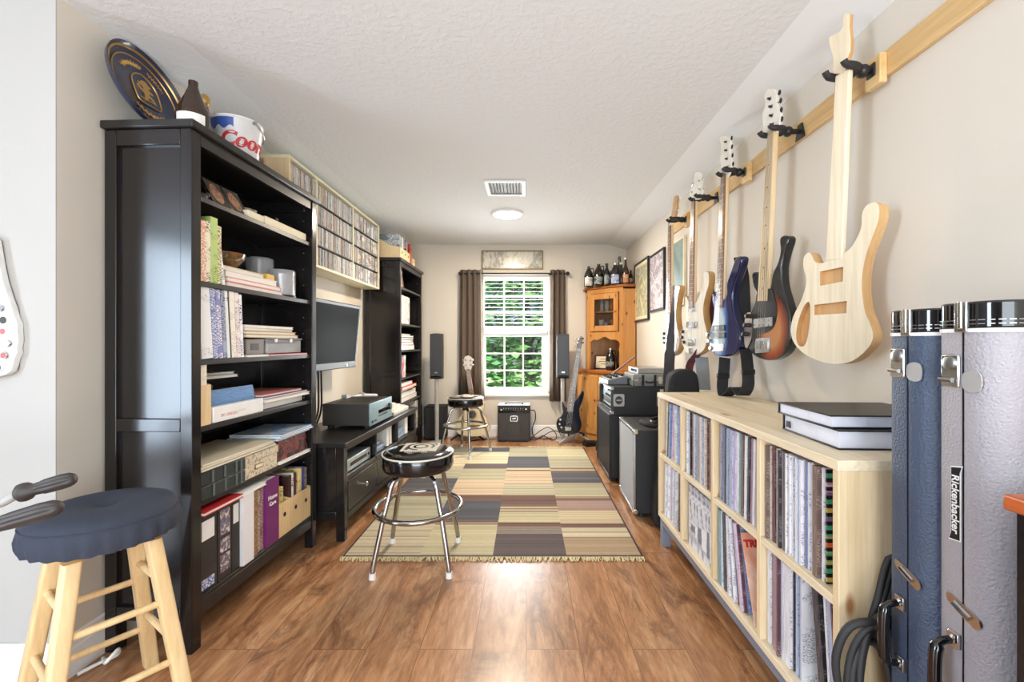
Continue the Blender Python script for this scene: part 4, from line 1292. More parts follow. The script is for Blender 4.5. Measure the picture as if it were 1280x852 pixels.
class Plane:
    """vertical plane through (X, Y) whose normal points at angle th from -x towards -y; traces photo points onto it"""
    def __init__(s, X, Y, z0, th):
        s.P = Vector((X, Y, z0)); a = R(th)
        s.n = Vector((-math.cos(a), -math.sin(a), 0)); s.t = Vector((math.sin(a), -math.cos(a), 0))
        s.rz = math.atan2(s.t.y, s.t.x)
    def __call__(s, px, py):
        d = Vector(((px - CX) / FPX, 1, -(py - CY) / FPX))
        p = Vector((0, 0, CAMZ)); k = s.n.dot(s.P - p) / s.n.dot(d)
        q = p + d * k
        return (s.t.dot(q - s.P), q.z - s.P.z)


def body_part(outline, th, front, side, parent, y0=0.0, name='body', bev=.006, k=3):
    o2 = smoothpts([(*p, 0) for p in outline], k)
    b = MB().prism([(p.x, p.y) for p in o2], y0, y0 + th, 0, XZ, 1)
    # face 0 = front (y0), face 1 = back
    for i, f in enumerate(b.f):
        if len(f) > 4 and abs(b.v[f[0]].y - (y0 + th)) < 1e-6: b.m[i] = 1
    return b.build(name, [front, side], parent, bev, 50, 2)


def neck_part(pb, pt, wb, wt, mat_n, mat_f, parent, frets=20, scale=None, strings=4, yb=-.006, sb=None, dots=True, blank=False):
    """neck from pb (body end) up to pt (nut); strings run on to sb at the bridge"""
    pb, pt = Vector((*pb, 0)), Vector((*pt, 0))
    d = (pt - pb); L = d.length; d.normalize(); s = Vector((d.y, -d.x, 0))
    q = lambda a, h: (pb + d * a + s * h)
    def quad(a0, a1, wa, wbb, y0, y1, b, m=0):
        pts = [q(a0, -wa / 2), q(a0, wa / 2), q(a1, wbb / 2), q(a1, -wbb / 2)]
        b.prism([(p.x, p.y) for p in pts], y0, y1, m, XZ)
    b = MB(); quad(-.02, L, wb, wt, yb + .004, .018, b); n_ = b.build('neck', mat_n, parent, .005)
    if blank: return
    b = MB(); quad(-.05, L, wb + .001, wt + .001, yb - .002, yb + .004, b); b.build('fretboard', mat_f, parent, .001)
    b = MB()
    for i in range(1, frets + 1):
        a = L - (L + .35) * (1 - 2 ** (-i / 12))
        if a < -.045: break
        w = wb + (wt - wb) * a / L
        quad(a - .0009, a + .0009, w, w, yb - .0028, yb - .002, b)
    b.build('fret_pattern', M['fret'], parent)
    if dots:
        b = MB()
        for i in (3, 5, 7, 9, 12, 15, 17, 19):
            a = L - (L + .35) * (1 - .5 * (2 ** (-i / 12) + 2 ** (-(i - 1) / 12)))
            if a < -.04: break
            c = q(a, 0); b.prism(disc(c.x, c.y, .0035, 10), yb - .0026, yb - .002, 0, XZ)
        b.build('inlay_dots', M['rubber'] if mat_f is M['maple_neck'] else M['white'], parent)
    b = MB()
    for i in range(strings):
        f = (i + .5) / strings - .5
        e = q(L + .03, f * wt * .8); g = Vector((*sb, 0)) + s * (f * wb * .95) if sb else q(-.3, f * wb * .9)
        b.tube([(g.x, -.018, g.y), (e.x, yb - .006, e.y)], .0011, 4)
    b.build('strings', M['nickel'], parent)


def hanger(Pl, px, py, label, blockm, dist):
    """yoke hanger from the rail to the neck; dist = how far the neck stands off"""
    r = thing('guitar_hanger', label, 'guitar hanger', (RX, Pl.P.y, Pl.P.z), 0, 'guitar hangers on the rail')
    if blockm:
        MB().box(-.026, -.0005, -.034, .034, -.055, .045).build('mounting_block', M['rail'], r, .003)
    b = MB()
    x0 = -.027 if blockm else -.001
    if blockm: b.box(x0 - .006, x0, -.018, .018, -.022, .022)
    else: b.prism([(-.034, -.034), (.034, -.034), (.016, .034), (-.016, .034)], x0 - .006, x0, 0, Matrix(((0, 0, 1, 0), (1, 0, 0, 0), (0, 1, 0, 0), (0, 0, 0, 1))))
    b.build('mounting_plate', M['black'], r, .002)
    n = Vector((Pl.P.x - RX, 0, 0)); L = n.length
    MB().tube([(x0, 0, 0), (-L * .45, 0, .0), (-L + .045, 0, 0)], [.009, .014, .014], 10).sphere((-L * .45, 0, 0), .022, 12, 8).build('arm', M['black'], r, smooth=50)
    t3, n3 = Pl.t, Pl.n
    b = MB()
    c = Vector((-L, 0, 0))
    pts = []
    for sgn in (-1, 1):
        b.tube(smoothpts([c - n3 * .042, c - n3 * .036 + t3 * sgn * .03, c - n3 * .01 + t3 * sgn * .037, c + n3 * .022 + t3 * sgn * .034, c + n3 * .034 + t3 * sgn * .033 + Vector((0, 0, .012))], 3, False), [.013] * 9 + [.011] * 4, 8)
    b.sphere(c - n3 * .044, .017, 12, 8)
    b.build('yoke', M['rubber'], r, smooth=60)


def tuners(root, Pl, pts, side=1, m=None, back=.012, w=.04):
    for (px, py) in pts:
        u, v = Pl(px, py)
        b = MB().cyl((u, -.012, v), (u, .0, v), .005, n=10).cyl((u, .006, v), (u + side * w * .7, .006, v), .003, n=6)
        b.sphere((u + side * w, .006, v), .011, 10, 6, sc=(.8, .35, 1.1)).box(u - .008, u + .008, .0, .012, v - .008, v + .008)
        b.build('tuning_key', m or M['nickel'], root, smooth=50)


def c7(pts): return [(810 + .1996 * x, 330 + .1996 * y) for x, y in pts]
def c9(pts): return [(900 + .305 * x, 240 + .305 * y) for x, y in pts]
def c6(pts): return [(900 + .3522 * x, .3522 * y) for x, y in pts]
def c5(pts): return [(790 + .352 * x, 180 + .352 * y) for x, y in pts]
hung = 'basses hanging on the wall rail'
# --- raw unfinished bass
Pl = Plane(1.075, 1.52, 2.075, 17)
g = thing('bass_guitar', 'unfinished raw maple bass body and neck hanging nearest the cases', 'bass guitar', Pl.P, Pl.rz, hung)
out = [Pl(*q) for q in c9([(528, 236), (560, 190), (580, 140), (582, 90), (600, 55), (635, 42), (652, 62), (650, 110), (630, 170), (600, 250), (584, 330), (582, 400), (592, 480), (613, 535), (628, 590), (605, 640), (545, 690), (480, 704), (420, 696), (350, 665), (305, 620), (290, 570), (300, 510), (330, 450), (350, 390), (353, 350), (341, 300), (346, 262), (366, 248), (378, 262), (392, 288), (430, 288), (440, 262), (480, 262)])]
bd = body_part(out, .042, M['maple'], M['maple_side'], g, bev=0, k=3)
def hole(pts, depth, smooth=False):
    q = [Pl(*p) for p in c9(pts)]
    if smooth: q = [(p.x, p.y) for p in smoothpts([(*p, 0) for p in q], 3)]
    return MB().prism(q, -.02, depth, 0, XZ)
cut(bd, [hole([(410, 326), (505, 306), (503, 366), (411, 384)], .018), hole([(387, 462), (520, 446), (518, 496), (387, 504)], .018),
         hole([(366, 452), (370, 500), (362, 580), (348, 625), (328, 632), (314, 610), (314, 560), (330, 500), (350, 458)], .025, True)])
bd.data.materials.clear(); bd.data.materials.append(M['maple']); bd.data.materials.append(M['maple_side'])
for p in bd.data.polygons:
    p.material_index = 0 if (p.normal.y < -.9 and p.center.y < .002) else 1
neck_part(Pl(1042.5, 318), Pl(1053, 90), .062, .052, M['maple'], M['maple'], g, blank=True)
hd = [Pl(*q) for q in c6([(398, 262), (400, 205), (388, 160), (386, 132), (425, 112), (436, 92), (434, 62), (446, 46), (460, 48), (458, 95), (463, 140), (462, 180), (446, 222), (446, 262)])]
b = MB().prism([p for p in hd], .0, .018, 0, XZ, 1); b.build('headstock', [M['maple'], M['maple_side']], g, .002)
hanger(Pl, 0, 0, 'black yoke hanger gripping the raw maple bass', True, .1)

# --- sunburst bass with maple board
def burst(name, mid, midc, edge, cx, cz, rx, rz, p0=.45, p1=.75, rough=.12):
    m, nt, p = new_mat(name)
    mp = coords(nt, (1 / rx, 0.0001, 1 / rz))
    sub = nt.nodes.new('ShaderNodeVectorMath'); sub.operation = 'SUBTRACT'
    nt.links.new(mp, sub.inputs[0]); sub.inputs[1].default_value = (cx / rx, 0, cz / rz)
    ln = nt.nodes.new('ShaderNodeVectorMath'); ln.operation = 'LENGTH'
    nt.links.new(sub.outputs[0], ln.inputs[0])
    f = noise(nt, coords(nt, (30, 1, 3)), 1.5, 3)
    a = nt.nodes.new('ShaderNodeMath'); a.operation = 'MULTIPLY_ADD'; a.inputs[1].default_value = .12
    nt.links.new(f, a.inputs[0]); nt.links.new(ln.outputs['Value'], a.inputs[2])
    nt.links.new(ramp(nt, a.outputs[0], [(0.0, srgb(mid)), (p0, srgb(mid)), ((p0 + p1) / 2, srgb(midc)), (p1, srgb(edge))]), p.inputs['Base Color'])
    p.inputs['Roughness'].default_value = rough; p.inputs['Coat Weight'].default_value = .4
    return m
Pl = Plane(1.075, 1.955, 2.075, 9)
g = thing('bass_guitar', 'sunburst bass with black pickguard and maple fretboard', 'bass guitar', Pl.P, Pl.rz, hung)
out = [Pl(*q) for q in c9([(130, 334), (154, 332), (162, 385), (185, 404), (205, 392), (214, 335), (235, 290), (246, 240), (243, 200), (250, 182), (268, 178), (278, 195), (262, 250), (250, 310), (254, 380), (270, 440), (286, 500), (290, 560), (284, 620), (262, 662), (215, 688), (165, 683), (125, 655), (103, 610), (102, 560), (118, 510), (140, 460), (150, 415), (136, 385)])]
u0, v0 = Pl(*c9([(212, 560)])[0])
M['burst'] = burst('tobacco sunburst lacquer', (196, 138, 92), (156, 78, 54), (36, 36, 40), u0, v0, .14, .22, .4, .78)
body_part(out, .042, M['burst'], M['black_gloss'], g)
pg = [Pl(*q) for q in c9([(158, 404), (208, 396), (222, 420), (236, 480), (226, 540), (206, 568), (160, 588), (138, 604), (116, 596), (118, 560), (124, 515), (146, 460)])]
body_part(pg, .003, M['black'], M['black'], g, -.003, 'pickguard', 0)
cp = [Pl(*q) for q in c9([(108, 505), (132, 500), (134, 590), (112, 640), (102, 600)])]
body_part(cp, .003, M['chrome'], M['chrome'], g, -.0045, 'control_plate', 0)
for q in c9([(122, 508), (116, 545), (109, 582)]):
    u, v = Pl(*q); MB().lathe([(.011, 0), (.0105, .016), (.008, .018)], 16, 0, Matrix.Translation((u, -.0045, v)) @ Matrix.Rotation(PI / 2, 4, 'X')).build('knob', M['black'], g, smooth=40)
def rect4(pts): return [Pl(*q) for q in pts]
pk = rect4(c9([(146, 520), (218, 512), (218, 548), (146, 558)]))
MB().prism(pk, -.012, -.002, 0, XZ).build('pickup', M['grey_metal'], g, .002)
b = MB()
for i in range(8):
    u, v = Pl(*c9([(152 + 19 * (i % 4), 525 if i < 4 else 545)])[0]); b.cyl((u, -.0128, v), (u, -.011, v), .0045, n=10)
b.build('pole_studs', M['nickel'], g)
br = rect4(c9([(150, 600), (206, 596), (204, 656), (148, 660)]))
MB().prism(br, -.006, 0, 0, XZ).build('bridge', M['steel'], g, .002)
b = MB()
for i in range(4):
    u, v = Pl(*c9([(158 + 13 * i, 625)])[0]); b.box(u - .006, u + .006, -.014, -.006, v - .02, v + .016)
b.build('saddle_grooves', M['nickel'], g)
neck_part(Pl(*c9([(180, 400)])[0]), Pl(965.5, 165), .06, .042, M['maple_neck'], M['maple_neck'], g, sb=Pl(*c9([(180, 620)])[0]))
hd = [Pl(*q) for q in c6([(160, 480), (152, 440), (150, 405), (160, 372), (156, 340), (168, 317), (190, 316), (200, 335), (202, 372), (214, 405), (210, 440), (190, 480)])]
MB().prism([(p.x, p.y) for p in smoothpts([(*p, 0) for p in hd], 3)], 0, .014, 0, XZ).build('headstock', M['white_head'], g, .002)
tuners(g, Pl, c6([(178, 350), (182, 378), (184, 410), (186, 442)]), 1, M['rubber'], w=.05)
hanger(Pl, 0, 0, 'black yoke hanger holding the sunburst bass', False, .1)

# --- blue burst bass
Pl = Plane(1.08, 2.41, 2.07, 3)
g = thing('bass_guitar', 'glossy blue burst bass with a dark strap', 'bass guitar', Pl.P, Pl.rz, hung)
out = [Pl(*q) for q in c7([(404, 168), (420, 200), (440, 216), (470, 216), (490, 192), (492, 120), (512, 60), (540, -20), (562, -48), (582, -40), (576, 10), (552, 80), (530, 150), (524, 230), (538, 320), (562, 400), (574, 460), (560, 530), (520, 570), (470, 578), (420, 568), (390, 530), (380, 480), (386, 420), (405, 350), (411, 280), (400, 220)])]
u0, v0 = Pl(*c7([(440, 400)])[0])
M['blueburst_glare'] = burst('blue burst with painted glare', (196, 218, 218), (70, 112, 180), (16, 26, 74), u0, v0, .13, .24, .5, .95, .08)  # real blue burst, with glare painted into its pale off-centre middle
body_part(out, .044, M['blueburst_glare'], mat('deep blue lacquer', (16, 24, 62), .08, coat=.6), g, bev=.008)
for pts in ([(415, 385), (488, 380), (488, 415), (412, 420)], [(400, 432), (490, 428), (490, 460), (396, 466)]):
    MB().prism([Pl(*q) for q in c7(pts)], -.011, -.001, 0, XZ).build('pickup', M['charcoal'], g, .002)
MB().prism([Pl(*q) for q in c7([(410, 500), (480, 498), (478, 545), (412, 548)])], -.008, 0, 0, XZ).build('bridge', M['chrome'], g, .002)
for q in c7([(386, 440), (392, 480), (404, 525)]):
    u, v = Pl(*q); MB().cyl((u, -.018, v), (u, 0, v), .01).build('knob', M['nickel'], g, smooth=40)
neck_part(Pl(*c7([(456, 216)])[0]), Pl(905.5, 218), .062, .044, M['maple_neck'], M['rosewood'], g, sb=Pl(*c7([(446, 520)])[0]), strings=5)
hd = [Pl(*q) for q in c5([(318, 118), (316, 80), (312, 50), (316, 10), (310, -18), (322, -28), (344, -22), (348, 0), (346, 30), (352, 60), (348, 90), (336, 118)])]
MB().prism([(p.x, p.y) for p in smoothpts([(*p, 0) for p in hd], 3)], 0, .014, 0, XZ).build('headstock', M['white_head'], g, .002)
tuners(g, Pl, c5([(335, -8), (336, 22), (338, 52), (340, 82)]), 1, M['rubber'], w=.045)
hanger(Pl, 0, 0, 'black yoke hanger on a wood block holding the blue bass', True, .1)
st = lambda name, label, grp='guitar straps': None
def strap(label, P, pts, w, mt, parts=None, side=None):
    r = thing('guitar_strap', label, 'guitar strap', P.P, P.rz, 'guitar straps')
    p3 = []
    for px, py, y in pts:
        Q = Plane(P.P.x, P.P.y, P.P.z, 0); Q.n, Q.t, Q.P = P.n, P.t, P.P - P.n * y
        u, v = Q(px, py); p3.append((u, y, v))
    p3 = smoothpts(p3, 4, False)
    if isinstance(side, list):
        a_, b_ = Vector(side[0]), Vector(side[1])
        side = [a_.lerp(b_, min(1, max(0, 1.6 * i / len(p3) - .2))) for i in range(len(p3))]
    MB().ribbon(p3, w if not isinstance(w, list) else [w[min(len(w) - 1, int(i / len(p3) * len(w)))] for i in range(len(p3))], .004, side or (1, 0, 0), 0).build('webbing', mt, r, smooth=60)
    return r, p3
M['webbing'] = mat('black strap webbing', (38, 37, 38), .8, scale=260, bmp=.2)
M['webbing_red'] = picture('red woven strap', [(60, 30, 34), (120, 58, 60), (80, 40, 44), (150, 100, 96)], 60, .8)
M['webbing_grey'] = mat('grey strap leather', (150, 154, 158), .7)
r, p3 = strap('black webbing strap looping from the blue bass down onto the record shelf', Pl, [(924, 321, .05), (929, 345, .062), (931, 380, .07), (932, 430, .05), (934.5, 460, .02), (935, 482, .0), (928, 494, -.005), (920, 484, .0), (913, 491, -.012), (905, 494, -.02), (903, 480, -.015), (905, 462, -.005), (906, 447, .01)], .058, M['webbing'], side=(.15, 1, 0))
for q in (.36, .86):
    p = p3[int(len(p3) * q)]
    MB().box(p[0] - .008, p[0] + .008, p[1] - .034, p[1] + .034, p[2] - .006, p[2] + .02).build('buckle', M['black'], r, .003)

# --- natural bass, pale face
M['glareface'] = wood('pale top with painted glare', (244, 238, 224), (228, 218, 198), 'z', 1.2, .18, coat=.4)  # natural wood whitened: glare on the face is put into its colour
M['natside'] = wood('natural amber body side', (206, 164, 106), (178, 132, 78), 'z', 1.2, .25, coat=.3)
Pl = Plane(1.08, 2.82, 2.065, 9)
g = thing('bass_guitar', 'natural pale bass with chrome hardware and red strap', 'bass guitar', Pl.P, Pl.rz, hung)
out = [Pl(*q) for q in c7([(233, 200), (245, 215), (256, 236), (290, 242), (306, 225), (330, 170), (344, 110), (335, 68), (345, 50), (368, 46), (380, 66), (378, 130), (358, 200), (345, 270), (348, 340), (362, 400), (368, 470), (352, 530), (318, 562), (275, 572), (234, 548), (213, 490), (209, 430), (224, 380), (233, 320), (231, 260)])]
body_part(out, .044, M['glareface'], M['natside'], g)
for pts in ([(250, 360), (310, 360), (308, 398), (246, 398)], [(262, 275), (296, 272), (296, 292), (262, 296)]):
    MB().prism([Pl(*q) for q in c7(pts)], -.011, -.001, 0, XZ).build('pickup', M['chrome'], g, .002)
MB().prism([Pl(*q) for q in c7([(256, 470), (300, 468), (298, 510), (256, 512)])], -.01, 0, 0, XZ).build('bridge', M['chrome'], g, .002)
MB().prism([Pl(*q) for q in c7([(260, 525), (280, 524), (280, 560), (260, 562)])], -.008, 0, 0, XZ).build('tailpiece', M['chrome'], g, .002)
for q in c7([(222, 422), (218, 458), (230, 488)]):
    u, v = Pl(*q); MB().cyl((u, -.018, v), (u, 0, v), .011).build('knob', M['black'], g, smooth=40)
neck_part(Pl(*c7([(275, 238)])[0]), Pl(867.5, 252), .06, .044, M['maple_neck'], M['rosewood'], g, sb=Pl(*c7([(275, 490)])[0]))
hd = [Pl(*q) for q in c5([(212, 195), (208, 165), (218, 145), (222, 105), (236, 100), (244, 108), (244, 140), (248, 165), (238, 195)])]
MB().prism([(p.x, p.y) for p in smoothpts([(*p, 0) for p in hd], 3)], 0, .014, 0, XZ).build('headstock', M['white_head'], g, .002)
tuners(g, Pl, c5([(240, 130), (242, 160)]), 1, w=.03); tuners(g, Pl, c5([(218, 140), (214, 170)]), -1, w=.03)
hanger(Pl, 0, 0, 'black yoke hanger with flared foot holding the pale bass', False, .1)
strap('red patterned strap on the natural pale bass', Pl, [(886, 345, .06), (888, 365, .07), (887, 395, .075), (883, 425, .06), (872, 442, .01), (864, 452, .0), (861, 464, .0), (860, 486, .0)], .05, M['webbing_red'], side=(.2, 1, 0))
strap('wide grey strap hanging under the natural pale bass', Pl, [(877, 446, .05), (878, 458, .045), (879, 472, .04), (880, 487, .035)], .085, M['webbing_grey'], side=(.1, 1, 0))

# --- far bass, mostly edge on
Pl = Plane(1.085, 3.30, 2.06, 3)
g = thing('bass_guitar', 'slim honey bass hung farthest along the rail by the prints', 'bass guitar', Pl.P, Pl.rz, hung)
out = [Pl(*q) for q in c7([(116, 248), (132, 276), (150, 276), (153, 205), (158, 155), (170, 135), (192, 134), (198, 152), (186, 210), (176, 290), (178, 370), (190, 430), (195, 490), (183, 545), (155, 572), (125, 570), (105, 540), (97, 480), (103, 430), (117, 385), (114, 330), (109, 275)])]
body_part(out, .044, M['glareface'], M['natside'], g)
for pts in ([(112, 395), (146, 392), (146, 415), (110, 418)], [(112, 470), (140, 468), (140, 500), (112, 503)]):
    MB().prism([Pl(*q) for q in c7(pts)], -.011, -.001, 0, XZ).build('pickup', M['chrome'], g, .002)
for q in c7([(107, 435), (107, 463), (109, 492)]):
    u, v = Pl(*q); MB().cyl((u, -.018, v), (u, 0, v), .011).build('knob', M['black'], g, smooth=40)
neck_part(Pl(*c7([(138, 276)])[0]), Pl(838, 282), .06, .044, M['maple_neck'], M['rosewood'], g, sb=Pl(*c7([(128, 490)])[0]))
hd = [Pl(*q) for q in c5([(138, 268), (142, 235), (148, 190), (160, 184), (160, 215), (155, 250), (150, 268)])]
MB().prism([(p.x, p.y) for p in smoothpts([(*p, 0) for p in hd], 3)], 0, .014, 0, XZ).build('headstock', M['natside'], g, .002)
tuners(g, Pl, c5([(158, 205), (156, 236)]), 1, w=.035)
hanger(Pl, 0, 0, 'black yoke hanger on a wood block at the end of the rail', True, .1)
strap('dark charcoal strap draped in front of the slim honey bass', Pl, [(842, 357, -.002), (841.5, 375, -.02), (840, 400, -.03), (838, 430, -.032), (836.5, 455, -.032), (836, 482, -.03)], [.02, .03, .045, .06, .075, .085], mat('charcoal strap leather', (64, 60, 60), .6), side=[(1, .15, 0), (.15, 1, 0)])

# ---------------------------------------------------------------- pictures on the right wall
def wallpic(label, Ya, Yb, z0, z1, fr, pic, mount=None, fw=.02):
    t = thing('framed_print', label, 'framed picture', (XR - .0008, (Ya + Yb) / 2, z0))
    w = (Yb - Ya) / 2; h = z1 - z0
    b = MB().box(-.022, 0, -w, w, 0, fw).box(-.022, 0, -w, w, h - fw, h).box(-.022, 0, -w, -w + fw, fw, h - fw).box(-.022, 0, w - fw, w, fw, h - fw)
    b.build('frame', fr, t, .002)
    mb = .035 if mount else 0
    if mount: MB().box(-.012, -.004, -w + fw, w - fw, fw, h - fw).build('mount_card', mount, t)
    MB().box(-.0135, -.002, -w + fw + mb, w - fw - mb, fw + mb, h - fw - mb).build('print', pic, t)
    return t
wallpic('black framed green and cream poster closest to the cupboard', 4.42, 4.985, 1.375, 2.012, M['black'], picture('green cream poster', [(196, 190, 140), (226, 218, 180), (150, 156, 110), (210, 196, 190), (190, 186, 130)], 7, .5, .3), M['cream'])
wallpic('black framed violet abstract poster beside the green one', 3.908, 4.38, 1.443, 1.99, M['black'], picture('violet abstract poster', [(70, 56, 100), (190, 180, 200), (230, 224, 224), (130, 120, 150), (220, 200, 170), (110, 80, 90)], 9, .4, .3))
wallpic('pale framed teal print behind the slim honey bass', 3.405, 3.80, 1.44, 1.972, M['cream'], picture('teal print', [(96, 124, 124), (120, 146, 144), (150, 172, 168), (110, 138, 138)], 4, .3, .3), None, .018)

# ---------------------------------------------------------------- record shelf
SX, SY0, SY1, SH = .757, 1.08, 2.56, .865
t = thing('record_shelf', 'low pine record shelf on grey legs along the guitar wall', 'record shelf', (SX, SY0, 0))
D, L = .425, SY1 - SY0
MB().box(-.004, D * .5, -.004, L + .004, SH - .026, SH).box(D * .5, D, -.004, L + .004, SH - .026, SH).build('top', M['pine_y'], t, .002)
MB().box(0, D, 0, L, .162, .188).build('bottom', M['pine_y'], t, .002)
yd = [.0, .364, .729, 1.094, L - .022]
for i, y in enumerate(yd):
    nm = 'end_panel' if i in (0, 4) else 'divider'
    MB().box(.0, D * .5, y, y + .022, .188, SH - .026).box(D * .5, D, y, y + .022, .188, SH - .026, 1).build(nm, [M['pine_z'], M['pine_pale']], t, .002)
for i in range(4):
    MB().box(.002, D - .02, yd[i] + .022, yd[i + 1], .5, .524).build('shelf', M['pine_y'], t, .002)
MB().box(D - .012, D, .022, L - .022, .188, SH - .026).build('back_panel', M['ply'], t)
M['greypaint'] = mat('grey blue painted wood', (122, 126, 140), .5)
MB().box(.012, .034, .0, L, .118, .162).box(D - .034, D - .012, 0, L, .118, .162).build('base_rail', M['greypaint'], t, .002)
for x in (.012, D - .055):
    for y in (.0, L - .05): MB().box(x, x + .045, y, y + .05, 0, .118).build('leg', M['greypaint'], t, .002)
# sleeves
ordn = 'first second third fourth fifth sixth seventh eighth ninth tenth eleventh twelfth thirteenth fourteenth fifteenth sixteenth seventeenth eighteenth nineteenth twentieth'.split()
def ordinal(i):
    if i < 20: return ordn[i]
    tens = {2: 'twenty', 3: 'thirty', 4: 'forty'}[(i + 1) // 10]; u = (i + 1) % 10
    return {20: 'twentieth', 30: 'thirtieth', 40: 'fortieth'}[i + 1] if u == 0 else tens + ' ' + ordn[u - 1]
lpc = [('white', (232, 231, 234), (90, 90, 110)), ('pale blue', (176, 190, 214), (60, 66, 90)), ('grey', (170, 168, 174), (70, 66, 70)), ('black', (48, 46, 52), (196, 196, 200)), ('mauve', (178, 150, 162), (80, 50, 70)), ('maroon', (92, 56, 62), (220, 200, 190)), ('blue', (96, 120, 166), (226, 226, 232)), ('cream', (226, 216, 200), (110, 80, 70)), ('brown', (110, 90, 84), (216, 200, 180)), ('teal', (110, 150, 160), (220, 230, 230)), ('lilac', (206, 190, 210), (110, 70, 110))]
lpw = [26, 12, 14, 12, 8, 6, 7, 9, 6, 4, 6]
lpm = [MB().box(0, .308, 0, 1, 0, .296).mesh('record_sleeve', spine('record spine ' + n, b_, tuple(int(.45 * p_ + .55 * q_) for p_, q_ in zip(b_, k_)), .5, .35, freq=1.5)) for n, b_, k_ in lpc]
bayn = ['bay beside the cases', 'second bay from the cases', 'third bay from the cases', 'bay beside the amplifiers']
def sleeve(k, y, th, z, lean, label, x=None, rz=0, grp='records in the pine shelf'):
    o = bpy.data.objects.new('record_sleeve', lpm[k]); COL.objects.link(o)
    o.location = (SX + .018 + rnd.uniform(-.006, .012) if x is None else x, SY0 + y, z + E + max(0, -th * math.sin(lean)))
    o.rotation_euler = (lean, 0, rz); o.scale = (1, th, 1)
    return tag(o, label, 'record', grp)
def fill(bay, row, y0, y1, lean0, lean1, lo=.0035, hi=.0105):
    z = .188 if row == 0 else .524
    y = y0; i = 0
    nm = '%s %s' % ('lower' if row == 0 else 'upper', bayn[bay])
    items = []
    while True:
        th = rnd.uniform(lo, hi) if rnd.random() < .85 else rnd.uniform(.014, .022)
        if y + th > y1: break
        items.append((y, th)); y += th + .0012
    n = len(items)
    for i, (y, th) in enumerate(items):
        k = rnd.choices(range(11), lpw)[0]
        f = i / max(1, n - 1)
        sleeve(k, y, th, z, lean0 + (lean1 - lean0) * f, '%s record, %s from the cases in the %s' % (lpc[k][0], ordinal(i), nm))
# near bay
fill(0, 1, .085, .36, 0, 0)
fill(0, 0, .18, .36, 0, R(0))
fill(0, 0, .030, .08, -R(6), -R(5), .006, .012)
sleeve(3, .085, .024, .188, -R(7), 'thick charcoal record box leaning beside the black gap in the lower compartment')
# striped cover leaning at the cases end
m, nt, p = new_mat('rainbow striped cover')
wv = nt.nodes.new('ShaderNodeTexWave'); wv.wave_type = 'BANDS'; wv.bands_direction = 'Z'; wv.inputs['Scale'].default_value = 14
nt.links.new(coords(nt), wv.inputs['Vector'])
hue = noise(nt, coords(nt, (.1, .1, 1)), 14, 1)
cc = ramp(nt, hue, [(0.3, srgb((200, 60, 60))), (.42, srgb((220, 170, 70))), (.5, srgb((60, 150, 110))), (.58, srgb((140, 60, 130))), (.7, srgb((230, 220, 210)))])
nt.links.new(mixc(nt, ramp(nt, wv.outputs['Fac'], [(.4, (0, 0, 0)), (.5, (1, 1, 1))]), srgb((24, 20, 24)), cc), p.inputs['Base Color']); p.inputs['Roughness'].default_value = .35
o = MB().box(0, .30, 0, .006, 0, .296).build('record_sleeve', m); o.location = (SX + .022, SY0 + .074, .524 + E)
tag(o, 'rainbow striped record cover at the cases end of the upper compartment', 'record', 'records in the pine shelf')
sleeve(0, .0235, .009, .524, -R(0), 'white record standing against the end panel beside the striped cover')
# second bay
fill(1, 1, .40, .715, R(2.0), R(.5), .006, .018)
fill(1, 0, .49, .718, -R(13), 0)
o = MB().box(0, .296, 0, .004, 0, .292).build('record_sleeve', picture('peach cover', [(226, 190, 170), (232, 206, 190), (214, 150, 120), (236, 214, 200)], 3, .35)); o.location = (SX + .018, SY0 + .43, .189 + E); o.rotation_euler = (-R(20), 0, 0)
tag(o, 'peach record cover with red lettering turned outwards in the lower compartment', 'record', 'records in the pine shelf')
lettering('TRN', .032, Matrix.Translation((.037, -.0004, .255)) @ Matrix.Rotation(PI / 2, 4, 'X'), M['red'], o, bold=.002)
# third bay
fill(2, 1, .756, 1.08, 0, 0)
M['boxset'] = picture('grey printed box set', [(150, 152, 164), (226, 228, 234), (110, 112, 126), (196, 198, 208)], 11, .35, detail=2, dist=.2)
y = .758
for i, th in enumerate((.05, .03, .055, .045, .03, .05, .03)):
    o = MB().box(0, .3, 0, th, 0, .29).build('record_box', M['boxset'], None, .002); o.location = (SX + .02, SY0 + y, .188 + E)
    MB().box(-.0008, 0, .004, th - .004, .03 + .01 * i, .16 - .01 * i).build('spine_print', (M['white'], M['greypaint'])[i % 2], o)
    tag(o, 'grey and white record box set, %s from the cases end of the lower row' % ordinal(i), 'record box', 'record box sets'); y += th + .001
# far bay
fill(3, 1, 1.122, 1.24, -R(2), -R(4), .004, .010)
fill(3, 1, 1.29, 1.40, R(5), R(3), .006, .012)
o = MB().box(0, .3, 0, .005, 0, .296).build('record_sleeve', M['cream']); o.location = (SX + .022, SY0 + 1.262, .524 + E); o.rotation_euler = (0, 0, -R(4))
tag(o, 'plain cream record cover standing open between two leaning rows', 'record', 'records in the pine shelf')
fill(3, 0, 1.12, 1.30, R(3), R(2), .006, .014)
fill(3, 0, 1.32, 1.42, R(3), R(3), .01, .02)
